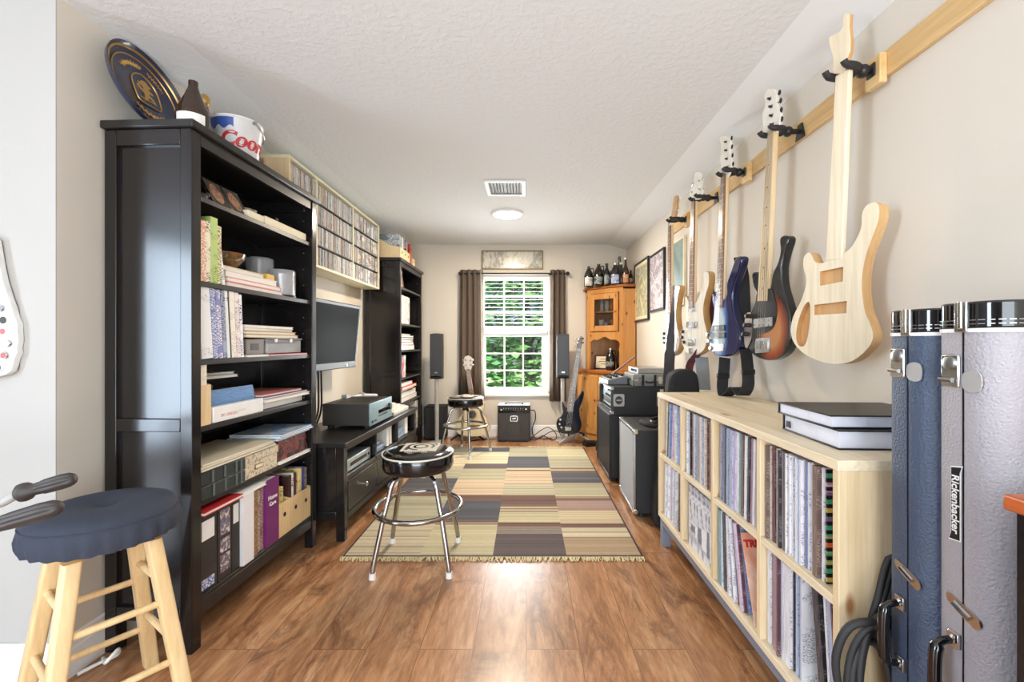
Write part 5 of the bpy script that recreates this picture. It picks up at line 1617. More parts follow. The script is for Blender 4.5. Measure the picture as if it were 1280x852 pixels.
# binders on the shelf top
z = SH + E
for q, (lab, x, y, th, ln, rz) in enumerate((('lower of two thick black portfolio books on the record shelf', .075, .105, .052, .285, -3), ('upper of two thick black portfolio books on the record shelf', .068, .125, .036, .27, -2))):
    t = thing('portfolio_book', lab, 'portfolio book', (SX + x, SY0 + y, z), R(rz), 'portfolio books on the record shelf')
    MB().box(-.004, .33, -.004, ln, 0, .004).box(-.004, .33, -.004, ln, th - .004, th).box(-.002, .33, ln - .006, ln, .004, th - .004).build('cover', M['black'], t, .0015)
    MB().box(.002, .32, .002, ln - .008, .004, th - .004).build('pages', mat('white plastic pages', (226, 226, 236), .4), t)
    z += th + E
MB().prism([(-.012, 0), (.012, 0), (.009, .02), (-.009, .02)], -.0035, -.0015, 0, Matrix.Translation((0, .25, .012)) @ MM).build('clasp', M['black'], bpy.data.objects['portfolio_book'])
# ---------------------------------------------------------------- amplifiers
M['grille'] = mat('black metal grille', (62, 62, 64), .4, .4)
M['grillecloth'] = mat('silver grey grille cloth', (168, 172, 178), .7, scale=180, var=.2, bmp=.2)
def corner_caps(parent, x0, x1, y0, y1, z0, z1, r=.028, m=None):
    for x in (x0, x1):
        for y in (y0, y1):
            for z in (z0, z1):
                sx, sy, sz = (1 if x == x0 else -1), (1 if y == y0 else -1), (1 if z == z0 else -1)
                b = MB()
                e = .002
                b.box(min(x - sx * e, x + sx * r), max(x - sx * e, x + sx * r), min(y - sy * e, y + sy * r), max(y - sy * e, y + sy * r), min(z - sz * e, z + sz * r), max(z - sz * e, z + sz * r))
                b.build('corner_cap', m or M['steel'], parent, .006)
def speaker_grille_x(parent, y0, y1, z0, z1, x, cones):
    b = MB()
    n = int((z1 - z0) / .014)
    for i in range(n): b.box(x - .004, x - .001, y0, y1, z0 + i * .014, z0 + i * .014 + .006)
    n = int((y1 - y0) / .02)
    for i in range(n): b.box(x - .0045, x - .0005, y0 + i * .02, y0 + i * .02 + .005, z0, z1)
    b.build('grille', M['grille'], parent)
    for (y, z, r) in cones:
        MB().lathe([(r, 0), (r * .95, .004), (r * .55, -.03), (r * .3, -.02), (0, -.012)], 28, 0, Matrix.Translation((x + .012, y, z)) @ Matrix.Rotation(-PI / 2, 4, 'Y')).build('cone', M['charcoal'], parent, smooth=40)
t = thing('bass_cabinet', 'tall black bass speaker cabinet under the rack case', 'speaker cabinet', (.68, 3.66, 0))
MB().box(0.012, .44, 0, .64, .03, .562).build('cabinet', M['tolex'], t, .008)
speaker_grille_x(t, .02, .62, .05, .54, .012, [(.17, .17, .12), (.47, .17, .12), (.17, .42, .12), (.47, .42, .12)])
b = MB()
b.box(0, .014, 0, .02, .03, .562).box(0, .014, .62, .64, .03, .562).box(0, .014, .02, .62, .54, .562).box(0, .014, .02, .62, .03, .05)
b.build('front_frame', M['black'], t, .003)
corner_caps(t, .002, .44, 0, .64, .03, .562, .03, M['black'])
for x in (.05, .39):
    for y in (.06, .58): MB().cyl((x, y, 0), (x, y, .031), .022).build('foot', M['rubber'], t)
# rack case
z = .5645
t = thing('rack_case', 'black flight rack case with silver units on the bass cabinet', 'rack case', (.69, 3.64, z))
W, DY, H = .48, .58, .222
b = MB().box(0.02, W, 0, .012, 0, H).box(0.02, W, DY - .012, DY, 0, H).box(0.02, W, .012, DY - .012, 0, .012).box(.02, W, .012, DY - .012, H - .012, H).box(W - .012, W, .012, DY - .012, .012, H - .012)
b.build('case', M['tolex'], t, .003)
b = MB()
for y in (0, DY):
    for zz in (0, H): b.box(0, W, y - .004, y + .004, zz - .004, zz + .004) if False else b.box(0.0, W + .001, min(y, y - .0 ) - .0015, y + .0015, zz - .0015, zz + .0015)
for zz in (0, H): b.box(.0, .022, -.001, DY + .001, zz - .012 if zz else -.001, zz + .001 if zz else .012)
for y in (0, DY): b.box(.0, .022, y - .001 if y == 0 else y - .012, y + .012 if y == 0 else y + .001, 0, H)
b.build('edge_trim', M['charcoal'], t)
un = []
zz = .014
for hgt, m_, nb in ((.045, M['silver'], 8), (.045, M['black'], 5), (.05, M['silver_blue'], 6), (.045, M['steel'], 4)):
    u = MB().box(.03, .4, .014, DY - .014, zz, zz + hgt - .003).build('rack_unit', m_, t, .001)
    bb = MB()
    for i in range(nb): bb.cyl((.03, .07 + i * .055, zz + hgt * .5), (.016, .07 + i * .055, zz + hgt * .5), .009, n=10)
    bb.build('knob_studs', M['black'] if m_ is not M['black'] else M['nickel'], u)
    zz += hgt
def butterfly(x0, y, z0, m):
    pts = rrect(x0 - .045, x0 + .045, z0 - .05, z0 + .05, .012)
    o = MB().prism(pts, y - .003, y, 0, XZ).build('latch_plate', m, t, .001)
    MB().prism(disc(x0, z0, .03, 20, .034), y - .005, y - .0028, 0, XZ).build('latch_dish', M['charcoal'], o)
    MB().tube([(x0 - .02, y - .007, z0), (x0 + .02, y - .007, z0)], .005, 6).build('latch_lever', m, o)
butterfly(.065, 0, .115, M['grey_metal']); butterfly(.42, 0, .115, M['grey_metal'])
for zz in (.03, .19): MB().box(.40, .43, -.003, 0, zz - .015, zz + .015).build('hasp', M['nickel'], t, .001)
corner_caps(t, .0, W, 0, DY, 0, H, .026)
# on the rack
z += H + .0025
t = thing('pedal_controller', 'grey pedal controller with black knobs on the rack case', 'effects unit', (.70, 3.82, z), R(4))
MB().prism([(0, 0), (.17, 0), (.17, .075), (0, .04)], 0, .32, 0, XZ).build('case', mat('slate plastic', (112, 116, 122), .4), t, .004)
for i in range(3):
    for j in range(4): MB().lathe([(.014, 0), (.013, .018), (.009, .02)], 14, 0, Matrix.Translation((.035 + .05 * i, .05 + .07 * j, .048 + .0105 * i))).build('knob', M['black'], t, smooth=40)
b = MB()
for i in range(3):
    for j in range(4): b.box(.02 + .05 * i, .05 + .05 * i, .028 + .07 * j, .072 + .07 * j, .044 + .0105 * i, .0448 + .0105 * i + .003)
b.build('panel_print', M['white'], t)
t = thing('gear_case', 'small grey metal edged case with two latches on the rack', 'equipment case', (.885, 3.67, z))
MB().box(0, .27, 0, .36, 0, .05).build('body', mat('grey case laminate', (120, 124, 120), .45), t, .006)
MB().box(0, .27, 0, .36, .0515, .1).build('lid', mat('grey case laminate top', (134, 138, 132), .45), t, .006)
MB().box(-.002, .272, -.003, .363, .044, .057).build('band', M['steel'], t, .001)
for x in (.045, .215): MB().box(x - .016, x + .016, -.006, -.001, .02, .08).build('latch', M['nickel'], t, .002)
for x in (.075, .175): MB().box(x - .01, x + .01, -.0055, -.003, .004, .096).build('strap', M['black'], t, .001)
MB().tube(smoothpts([(.1, -.004, .045), (.105, -.022, .035), (.15, -.022, .035), (.155, -.004, .045)], 3, False), .006, 6).build('handle', M['black'], t, smooth=60)
for x in (0, .27): MB().box(x - .003, x + .003, -.004, .02, .0, .1).build('corner_trim', M['nickel'], t, .001)
t = thing('wireless_receiver', 'slim silver rack receiver lying on the grey case', 'radio receiver', (.93, 3.71, z + .1025))
MB().box(0, .24, 0, .34, 0, .045).build('case', M['steel'], t, .003)
MB().box(-.003, 0, 0, .34, 0, .046).build('faceplate', mat('pale faceplate', (214, 224, 230), .35), t, .001)
MB().box(-.0045, -.003, .09, .24, .012, .034).build('display', mat('blue black display', (34, 48, 84), .15), t)
MB().cyl((-.003, .05, .023), (-.012, .05, .023), .012).build('knob', M['charcoal'], t)
t = thing('power_lead', 'black plug and cord drooping from the silver receiver', 'power lead', (1.17, 3.74, z + .115))
MB().tube(smoothpts([(.0, 0, .01), (.03, 0, .012), (.04, -.02, -.04), (.042, -.05, -.11), (.03, -.07, -.2), (.015, -.085, -.3)], 4, False), .005, 6).box(-.0, .02, -.008, .008, .002, .018).build('cord', M['black'], t, smooth=60)
t = thing('wooden_board', 'short brown wood plank propped up on the pedal controller', 'plank', (.735, 4.16, z + .001), rot=(0, -R(38), 0))
MB().box(0, .36, 0, .05, 0, .014).build('plank', wood('brown plank', (148, 108, 88), (116, 80, 64), 'x', 1.5, .5), t, .002)
# silver front cabinet
t = thing('guitar_cabinet', 'black cabinet with silver grille cloth and metal corners', 'speaker cabinet', (.7, 2.91, 0), -R(1.5))
MB().box(.012, .42, 0, .51, .03, .58).build('cabinet', M['tolex'], t, .008)
MB().box(.004, .014, .02, .49, .05, .56).build('grille_cloth', M['grillecloth'], t, .002)
b = MB().box(0, .014, 0, .02, .03, .58).box(0, .014, .49, .51, .03, .58).box(0, .014, .02, .49, .56, .58).box(0, .014, .02, .49, .03, .05); b.build('front_frame', M['steel'], t, .002)
corner_caps(t, .0, .42, 0, .51, .03, .58, .032, M['nickel'])
for x in (.06, .36):
    for y in (.05, .46): MB().cyl((x, y, 0), (x, y, .031), .02).build('foot', M['rubber'], t)
MB().box(.15, .28, .2, .32, .581, .586).tube([(.14, .25, .588), (.16, .25, .605), (.27, .25, .605), (.29, .25, .588)], .008, 6).build('handle', M['black'], t)
t = thing('gear_pouch', 'crumpled black cloth pouch on the silver grille cabinet', 'pouch', (.83, 2.98, .5815))
MB().prism([(p.x, p.y) for p in smoothpts([(0, 0, 0), (.1, -.02, 0), (.24, .0, 0), (.26, .12, 0), (.24, .22, 0), (.1, .24, 0), (-.02, .2, 0), (-.03, .08, 0)], 3)], 0, .026, 0).build('pouch', M['black_matt'], t, .008)
MB().tube(smoothpts([(.03, .02, .03), (.1, .05, .05), (.16, .02, .033), (.2, .09, .048), (.12, .16, .042), (.04, .12, .034)], 4), .011, 6, True).build('cord', M['black'], t, smooth=60)
MB().box(.17, .24, -.0, .05, .026, .032).build('tag', M['silver_blue'], t, .001)
# gig bag
t = thing('gig_bag', 'black padded instrument bag standing between the shelf and cabinet', 'gig bag', (.96, 2.72, 0))
XZ2 = XZ
out = smoothpts([(-.14, .01, 0), (.16, .01, 0), (.2, .08, 0), (.2, .3, 0), (.14, .5, 0), (.11, .7, 0), (.1, .9, 0), (.075, .97, 0), (.02, .985, 0), (-.04, .97, 0), (-.075, .92, 0), (-.09, .7, 0), (-.12, .5, 0), (-.15, .3, 0), (-.165, .08, 0)], 3)
MB().prism([(p.x, p.y) for p in out], 0, .13, 0, XZ).build('bag', M['black_matt'], t, .03, seg=3)
MB().tube([(p.x * .985, .035, p.y * .99 + .004) for p in out], .006, 6, True).build('zip', M['black'], t, smooth=60)
MB().prism(rrect(-.1, .1, .1, .4, .03), -.03, .005, 0, XZ).build('pocket', M['black_matt'], t, .015)

# ---------------------------------------------------------------- corner cupboard
a_, s_ = .5, .15
Ax, Ay = XR - a_ - .002, YB - s_ - .018
t = thing('corner_cupboard', 'honey pine corner cupboard with glazed door and scalloped niche', 'corner cupboard', (Ax, Ay, 0), -PI / 4)
up = [(0, 0), (.495, 0), (.601, .106), (.2475, .455), (-.106, .106)]
base = [(-.05, -.12), (.545, -.12), (.675, .01), (.675, .034), (.2475, .455), (-.18, .034), (-.18, .01)]
MB().prism(base, .0, .80).build('base', M['honey'], t, .004)
MB().prism([(-.06, -.14), (.555, -.14), (.69, -.005), (.69, .03), (.2475, .46), (-.195, .03), (-.195, -.005)], .80, .835).build('ledge', M['honey_dark'], t, .008)
MB().prism([(-.055, -.128), (.55, -.128), (.68, .004), (.68, .03), (.2475, .458), (-.185, .03), (-.185, .004)], 0, .08).build('plinth', M['honey'], t, .004)
for i in (0, 1):
    x0, x1 = (-.02, .245) if i == 0 else (.25, .515)
    d = MB().box(x0, x1, -.138, -.12, .11, .77).build('door', M['honey'], t, .003)
    MB().box(x0 + .05, x1 - .05, -.143, -.137, .17, .71).build('door_panel', M['honey'], d, .004)
    xx = x1 - .025 if i == 0 else x0 + .025
    MB().sphere((xx, -.15, .5), .013, 12, 8).build('knob', M['honey_dark'], d, smooth=60)
# upper box
def wallboard(p, q, th, z0, z1, nm, m=None):
    p, q = Vector((*p, 0)), Vector((*q, 0)); d = (q - p).normalized(); n = Vector((-d.y, d.x, 0)) * th
    return MB().prism([(p.x, p.y), (q.x, q.y), (q.x + n.x, q.y + n.y), (p.x + n.x, p.y + n.y)], z0, z1).build(nm, m or M['honey'], t, .002)
wallboard((-.106, .106), (0, 0), .018, .835, 1.77, 'side_board')
wallboard((.495, 0), (.601, .106), .018, .835, 1.77, 'side_board')
wallboard((.601, .106), (.2475, .4595), .012, .835, 1.77, 'back_board')
wallboard((.2475, .4595), (-.106, .106), .012, .835, 1.77, 'back_board')
MB().prism([(.0, .0), (.495, .0), (.601, .106), (.2475, .455), (-.106, .106)], 1.7505, 1.7715).build('roof_board', M['honey'], t)
ov = [(-.02, -.025), (.515, -.025), (.63, .09), (.62, .108), (.2475, .458), (-.125, .108), (-.135, .09)]
MB().prism(ov, 1.772, 1.80).build('cornice', M['honey_dark'], t, .008)
MB().prism([(.012, .02), (.483, .02), (.57, .106), (.2475, .43), (-.075, .106)], 1.238, 1.256).build('niche_ceiling', M['honey'], t)
MB().prism([(.02, .03), (.475, .03), (.57, .115), (.2475, .43), (-.075, .115)], 1.497, 1.512).build('inner_shelf', M['honey'], t)
# face frame: stiles, rail, scalloped apron
b = MB().box(0, .05, 0, .02, .835, 1.75).box(.445, .495, 0, .02, .835, 1.75).box(.05, .445, 0, .02, 1.72, 1.75)
b.build('face_frame', M['honey'], t, .002)
n = 40
pts = [(.05, 1.275), (.445, 1.275)]
for i in range(n + 1):
    x = .445 - .395 * i / n; u = abs(x - .2475) / .1975
    zz = 1.20 - .05 * max(0, (u - .55) / .45) ** 1.5 + .018 * math.cos(u * 2 * PI * 1.0) * (1 if u < .75 else .3)
    pts.append((x, zz))
MB().prism(pts, 0, .02, 0, XZ).build('scalloped_apron', M['honey'], t)
d = MB().box(.055, .115, -.018, 0, 1.28, 1.715).box(.38, .44, -.018, 0, 1.28, 1.715).box(.115, .38, -.018, 0, 1.28, 1.345).box(.115, .38, -.018, 0, 1.65, 1.715).build('door', M['honey'], t, .002)
MB().box(.11, .385, -.011, -.006, 1.34, 1.655).build('glass_pane', M['cabglass'], d)
MB().sphere((.41, -.03, 1.5), .012, 12, 8).build('knob', M['honey_dark'], d, smooth=60)
CT = Matrix.Translation((Ax, Ay, 0)) @ Matrix.Rotation(-PI / 4, 4, 'Z')
# glassware inside
k = 0
for zz, row in ((1.257, ((.14, 'clear'), (.21, 'blue'), (.31, 'amber'), (.37, 'clear'))), (1.5125, ((.15, 'clear'), (.22, 'clear'), (.29, 'amber'), (.36, 'blue')))):
    for q, (x, kind) in enumerate(row):
        w = CT @ Vector((x, .09, zz))
        g = thing('glass', '%s drinking glass, %s on the %s behind the cupboard door' % ({'clear': 'clear', 'blue': 'blue tinted', 'amber': 'amber'}[kind], ordinal(q), 'upper shelf' if zz > 1.4 else 'lower shelf'), 'glass', w, group='glasses in the pine cupboard')
        h = .13 if q % 2 else .16
        MB().lathe([(.022, 0), (.026, .004), (.024, .02), (.034, h), (.031, h), (.021, .022), (0, .014)], 18).build('tumbler', {'clear': M['clear'], 'blue': glassy('blue glass', (120, 150, 200), .5), 'amber': glassy('amber glass', (190, 120, 60), .6)}[kind], g, smooth=40)
w = CT @ Vector((.2, .05, 1.257))
g = thing('small_card_box', 'cream card box between the glasses in the cupboard', 'box', w, -PI / 4)
MB().box(0, .09, 0, .03, 0, .08).build('carton', M['cream'], g, .002)
# niche
w = CT @ Vector((.06, .06, .8355))
g = thing('framed_certificate', 'small framed cream certificate in the cupboard niche', 'picture frame', w, rot=(Matrix.Rotation(-PI / 4 + R(14), 3, 'Z') @ Matrix.Rotation(-R(8), 3, 'X')).to_euler())
b = MB().box(0, .24, 0, .015, 0, .016).box(0, .24, 0, .015, .154, .17).box(0, .016, 0, .015, .016, .154).box(.224, .24, 0, .015, .016, .154)
b.build('frame', mat('dark frame', (56, 36, 26), .4), g, .002)
MB().box(.016, .224, .004, .012, .016, .154).build('certificate', M['cream'], g)
b = MB()
for i, (x0, x1) in enumerate(((.07, .17), (.05, .19), (.08, .16))): b.box(x0, x1, .003, .0042, .12 - .03 * i, .126 - .03 * i)
b.build('print_marking', M['charcoal'], g)
nb = [(.29, .06, GROWL, M['darkglass'], M['label_k'], 'dark growler with grey print standing in the cupboard niche'), (.38, .1, STD, M['darkglass'], None, 'slim dark bottle behind the growler in the niche')]
for (x, y, pr, gm, lb, lab) in nb:
    q = bottle('bottle', lab, CT @ Vector((x, y, .8355)), pr, gm, lb, (.03, .1) if lb else None, M['nickel'], 1 if pr is GROWL else None); q.rotation_euler = (0, 0, -R(20))
# bottles on top
TOPZ = 1.8005
for px, Y, pr, gm, lb, lz, cp_, hd_, sc, lab in (
    (736, 5.22, GROWL, M['darkglass'], M['label_w'], (.01, .11), None, 1, .98, 'dark growler with round white label, first on the cupboard top'),
    (748.3, 5.14, GROWL, M['darkglass'], M['label_k'], (.02, .1), None, 1, 1.04, 'black growler with grey printed badge on the cupboard'),
    (753.5, 5.27, GROWL, M['darkglass'], None, None, M['black'], None, .85, 'small plain black growler at the back of the cupboard top'),
    (758.5, 5.06, STD, M['darkglass'], M['label_k'], (.01, .12), M['black'], None, 1.05, 'slim dark bottle with white figure print on the cupboard'),
    (763.5, 5.22, STD, M['darkglass'], None, None, M['white'], None, .9, 'dark bottle with pale cap behind the blue labelled growler'),
    (769, 5.02, GROWL, M['darkglass'], M['label_b'], (.01, .11), M['nickel'], 1, .98, 'growler with a blue shield label on the cupboard'),
    (774.5, 5.18, TALL, M['darkglass'], None, None, None, None, 1.02, 'tallest dark bottle standing at the back of the cupboard top'),
    (776.5, 5.09, STD, M['darkglass'], None, None, M['white'], None, 1.12, 'dark bottle with white neck foil between the tall ones'),
    (782, 4.99, TALL, M['amber'], M['label_o'], (.02, .13), M['nickel'], None, .86, 'tall brown bottle with orange label near the cupboard corner'),
    (788.5, 5.06, STD, M['amber'], M['label_o'], (.05, .11), M['black'], None, .72, 'small brown bottle at the very end of the cupboard top')):
    q = bottle('bottle', lab, ((px - CX) * Y / FPX, Y, TOPZ), pr, gm, lb, lz, cp_, hd_, 'bottles on the corner cupboard')
    q.scale = (sc, sc, sc); q.rotation_euler = (0, 0, R(-12))

# ---------------------------------------------------------------- far wall: speakers, amp, instruments
def slim_speaker(loc, label):
    t = thing('slim_speaker', label, 'speaker', loc, group='slim speakers on poles')
    prof = [(p.x, p.y) for p in smoothpts([(-.06, 0, 0), (.06, 0, 0), (.07, .03, 0), (.07, .45, 0), (.055, .5, 0), (-.055, .5, 0), (-.07, .45, 0), (-.07, .03, 0)], 3)]
    MB().prism(prof, 0, .09, 0, Matrix.Translation((0, 0, .75)) @ XZ).build('cabinet', M['charcoal'], t, .015, seg=3)
    MB().prism([(x * .85, .02 + y * .92) for x, y in prof], -.006, .004, 0, Matrix.Translation((0, 0, .75)) @ XZ).build('grille', M['grille'], t, .004)
    MB().box(-.018, .018, -.009, -.005, .80, .815).build('badge', M['nickel'], t)
    MB().cyl((0, .045, .02), (0, .045, .76), .024).build('pole', M['grey_metal'], t, smooth=40)
    MB().lathe([(.085, 0), (.085, .012), (.075, .018), (.03, .022)], 32, 0, Matrix.Translation((0, .045, 0))).build('foot', M['grey_metal'], t, smooth=40)
slim_speaker((-1.03, 5.08, 0), 'slim grey speaker on a pale pole beside the far bookcase')
slim_speaker((.425, 5.16, 0), 'slim grey speaker on a pale pole behind the black bass')
t = thing('subwoofer', 'black subwoofer box on the floor behind the pale pole', 'subwoofer', (-1.2, 5.222, 0))
MB().box(0, .24, 0, .24, .012, .40).build('cabinet', M['black_matt'], t, .008)
MB().box(.012, .228, -.008, .002, .03, .385).build('grille_cloth', M['tolex'], t, .003)
for x in (.03, .21):
    for y in (.03, .21): MB().cyl((x, y, 0), (x, y, .013), .015).build('foot', M['rubber'], t)
# combo amp
t = thing('combo_amplifier', 'small black combo amplifier under the window', 'amplifier', (-.334, 5.16, 0))
W, H, D = .38, .42, .26
MB().box(0, W, .01, D, .012, H).build('cabinet', M['tolex'], t, .008)
MB().box(.012, W - .012, -.0, .014, .03, .325).build('grille', mat('grey black grille cloth', (66, 63, 62), .8, scale=250, bmp=.2), t, .003)
b = MB().box(0, W, 0, .014, .012, .03).box(0, .012, 0, .014, .03, .335).box(W - .012, W, 0, .014, .03, .335).box(0, W, 0, .014, .325, .337); b.build('front_frame', M['black'], t, .002)
MB().box(.006, W - .006, .0, .014, .338, .41).build('control_panel', M['black_gloss'], t)
b = MB()
for i in range(9): b.cyl((.07 + i * .028, 0, .372), (.07 + i * .028, -.014, .372), .009, n=12)
b.build('knob_studs', M['charcoal'], t, smooth=40)
b = MB()
for i in range(9): b.box(.066 + i * .028, .074 + i * .028, -.0012, 0, .386, .39)
b.box(.035, .05, -.002, 0, .365, .38).box(.32, .34, -.002, 0, .372, .388)
b.build('panel_print', M['white'], t)
MB().lathe([(.09, 0), (.085, .002), (.05, -.012), (.03, -.006), (0, -.003)], 32, 0, Matrix.Translation((W / 2, -.0006, .15)) @ Matrix.Rotation(PI / 2, 4, 'X')).build('cone', M['charcoal'], t, smooth=40)
b = MB()
b.prism(rrect(.145, .235, .235, .305, .014), -.005, -.001, 0, XZ); bd = b.build('badge', M['nickel'], t, .001)
MB().prism(rrect(.156, .224, .246, .294, .008), -.0058, -.0048, 0, XZ).build('badge_field', M['black'], bd)
# two slanted strokes, like the maker's mark
MB().prism([(.166, .258), (.176, .282), (.194, .282), (.186, .262), (.178, .262)], -.0066, -.0056, 0, XZ).prism([(.19, .258), (.198, .282), (.216, .282), (.21, .266), (.2, .264)], -.0066, -.0056, 0, XZ).build('badge_mark', M['nickel'], bd)
MB().box(.004, W - .004, .014, D - .004, H - .0005, H + .004).build('top_plate', mat('pale grey top', (178, 182, 190), .3, .2), t, .002)
MB().tube(smoothpts([(.09, .1, H + .004), (.11, .1, H + .022), (.27, .1, H + .022), (.29, .1, H + .004)], 3, False), .009, 6).build('handle', M['black'], t, smooth=60)
for x in (.04, .34):
    for y in (.04, .22): MB().cyl((x, y, 0), (x, y, .013), .016).build('foot', M['rubber'], t)
lp = lambda pts, r, nm, lab: None
def cable(label, pts, r=.006, name='cable', m=None, k=5, z0=None):
    t = thing(name, label, 'cable', pts[0])
    o = Vector(pts[0])
    MB().tube(smoothpts([Vector(p) - o for p in pts], k, False), r, 6).build('lead', m or M['black'], t, smooth=60)
    return t
cable('black mains lead looping out of the back of the small amplifier', [(.04, 5.41, .33), (.1, 5.42, .32), (.11, 5.42, .22), (.07, 5.4, .1), (.1, 5.36, .007), (.2, 5.3, .007), (.3, 5.32, .007)], .006)
cable('grey audio lead curling up beside the small amplifier', [(.05, 5.3, .007), (.16, 5.34, .09), (.26, 5.36, .13), (.34, 5.34, .08), (.36, 5.33, .007), (.3, 5.24, .007), (.2, 5.26, .05), (.15, 5.3, .02), (.1, 5.22, .007)], .0055, m=M['charcoal'])
cable('black cable crossing the floor from the small amplifier to the bass stand', [(.05, 5.25, .007), (.14, 5.18, .03), (.28, 5.2, .11), (.38, 5.24, .1), (.43, 5.26, .007), (.5, 5.1, .007)], .005)
cable('thin black lead along the floor by the cream guitar stand', [(-.36, 5.3, .006), (-.5, 5.28, .006), (-.62, 5.2, .006), (-.7, 5.08, .006)], .005)

def floor_stand(loc, label, rz=0, m=None, zc=.105):
    t = thing('guitar_stand', label, 'guitar stand', loc, rz, group='guitar stands')
    m = m or M['black']
    MB().cyl((0, .06, .05), (0, .12, .42), .012).build('post', m, t, smooth=40)
    for a in (-2.5, -.6, 1.57): MB().tube(smoothpts([(0, .06, .12), (.1 * math.cos(a), .06 + .1 * math.sin(a) * .6, .08), (.24 * math.cos(a), .06 + .24 * math.sin(a) * .7, .014)], 4, False), .012, 8).build('leg', m, t, smooth=60)
    for s in (-1, 1): MB().tube([(0, .1, zc + .015), (s * .08, .06, zc + .005), (s * .085, -.04, zc), (s * .085, -.055, zc + .025)], .009, 8).build('cradle_arm', M['rubber'], t, smooth=60)
    return t
# cream acoustic
floor_stand((-.69, 5.235, 0), 'black tripod stand under the cream acoustic guitar', zc=.05)
Pl = Plane(-.66, 5.17, .60, 90)
g = thing('acoustic_guitar', 'cream topped acoustic guitar standing behind the far bar stool', 'acoustic guitar', Pl.P, Pl.rz)
M['cedar'] = wood('pale spruce top', (236, 224, 188), (226, 208, 168), 'z', 1.0, .25, coat=.3)
out = [Pl(*q) for q in [(588, 496), (597, 494.5), (604, 500), (605, 509), (603, 517), (608, 525), (612.5, 534), (610, 541), (600, 545), (586, 545), (575, 543), (569.5, 536), (571.5, 526), (577, 518), (576, 509), (578, 500)]]
body_part(out, .09, M['cedar'], M['natside'], g, bev=.004)
u, v = Pl(590, 518); MB().prism(disc(u, v, .045, 28), -.0012, -.0002, 0, XZ).build('sound_hole', M['black'], g)
MB().tube([(u + .052 * math.cos(a), -.001, v + .052 * math.sin(a)) for a in [2 * PI * i / 32 for i in range(32)]], .003, 5, True).build('rosette_ring', M['honey_dark'], g)
u, v = Pl(592.5, 532); MB().box(u - .07, u + .07, -.008, 0, v - .012, v + .012).build('bridge', M['rosewood'], g, .002)
neck_part(Pl(590, 497), Pl(584.5, 461), .056, .044, M['natside'], M['rosewood'], g, sb=(u, v), yb=-.004)
hd = [Pl(*q) for q in [(581, 462), (579.5, 452), (581, 445.5), (585.5, 444), (590, 447), (590.5, 455), (588.5, 462)]]
MB().prism(hd, 0, .014, 0, XZ).build('headstock', mat('pale grey headstock', (196, 190, 178), .35), g, .002)
tuners(g, Pl, [(582, 450), (582.5, 456)], -1, w=.03); tuners(g, Pl, [(588, 450), (588.5, 456)], 1, w=.03)
# black five string
floor_stand((.56, 5.06, 0), 'low stand holding the black bass by the cupboard', 0, M['grey_metal'])
Pl = Plane(.50, 5.03, .60, 90)
g = thing('bass_guitar', 'glossy black bass standing on the floor beside the cupboard', 'bass guitar', Pl.P, Pl.rz)
cc5 = lambda pts: [(690 + .1877 * x, 400 + .1877 * y) for x, y in pts]
out = [Pl(*q) for q in cc5([(70, 540), (86, 572), (105, 585), (135, 576), (152, 545), (185, 500), (205, 470), (213, 490), (202, 540), (184, 590), (186, 640), (198, 690), (186, 735), (150, 757), (100, 757), (50, 747), (30, 705), (35, 665), (60, 640), (75, 610), (68, 575)])]
body_part(out, .042, M['blueburst_glare'] if False else mat('blue black lacquer', (20, 26, 40), .1, coat=.6), M['black_gloss'], g)
MB().prism([Pl(*q) for q in cc5([(95, 650), (135, 650), (133, 680), (93, 680)])], -.01, -.001, 0, XZ).build('pickup', M['black'], g, .002)
MB().prism([Pl(*q) for q in cc5([(88, 712), (128, 712), (126, 735), (86, 735)])], -.008, 0, 0, XZ).build('bridge', M['nickel'], g, .002)
for q in cc5([(55, 660), (50, 690), (62, 712)]):
    u, v = Pl(*q); MB().cyl((u, -.018, v), (u, 0, v), .011).build('knob', M['nickel'], g, smooth=40)
neck_part(Pl(*cc5([(122, 580)])[0]), Pl(*cc5([(177, 205)])[0]), .068, .05, M['maple_neck'], wood('grey rosewood board', (128, 116, 106), (98, 88, 80), 'z', 1.5, .5), g, sb=Pl(*cc5([(107, 722)])[0]), strings=5)
hd = [Pl(*q) for q in cc5([(163, 205), (165, 165), (172, 135), (190, 108), (203, 108), (206, 130), (198, 165), (192, 205)])]
MB().prism(hd, 0, .014, 0, XZ).build('headstock', mat('grey brown headstock', (120, 112, 104), .35), g, .002)
tuners(g, Pl, cc5([(172, 150), (170, 175), (178, 128)]), -1, w=.03); tuners(g, Pl, cc5([(196, 122), (196, 150)]), 1, M['black'], w=.02)
for q, (x, y, rz, lab) in enumerate(((.66, 4.9, 20, 'black foot pedal on the floor in front of the cupboard'), (.74, 4.75, -10, 'black rocker pedal at the rug corner by the bass cabinet'))):
    t = thing('foot_pedal', lab, 'pedal', (x, y, 0), R(rz))
    MB().prism([(0, 0), (.18, 0), (.18, .03), (0, .045)], 0, .1, 0, XZ).build('housing', M['black'], t, .004)
    MB().prism([(.005, .045), (.175, .035), (.175, .045), (.005, .066)], .012, .088, 0, XZ).build('treadle', M['rubber'], t, .003)

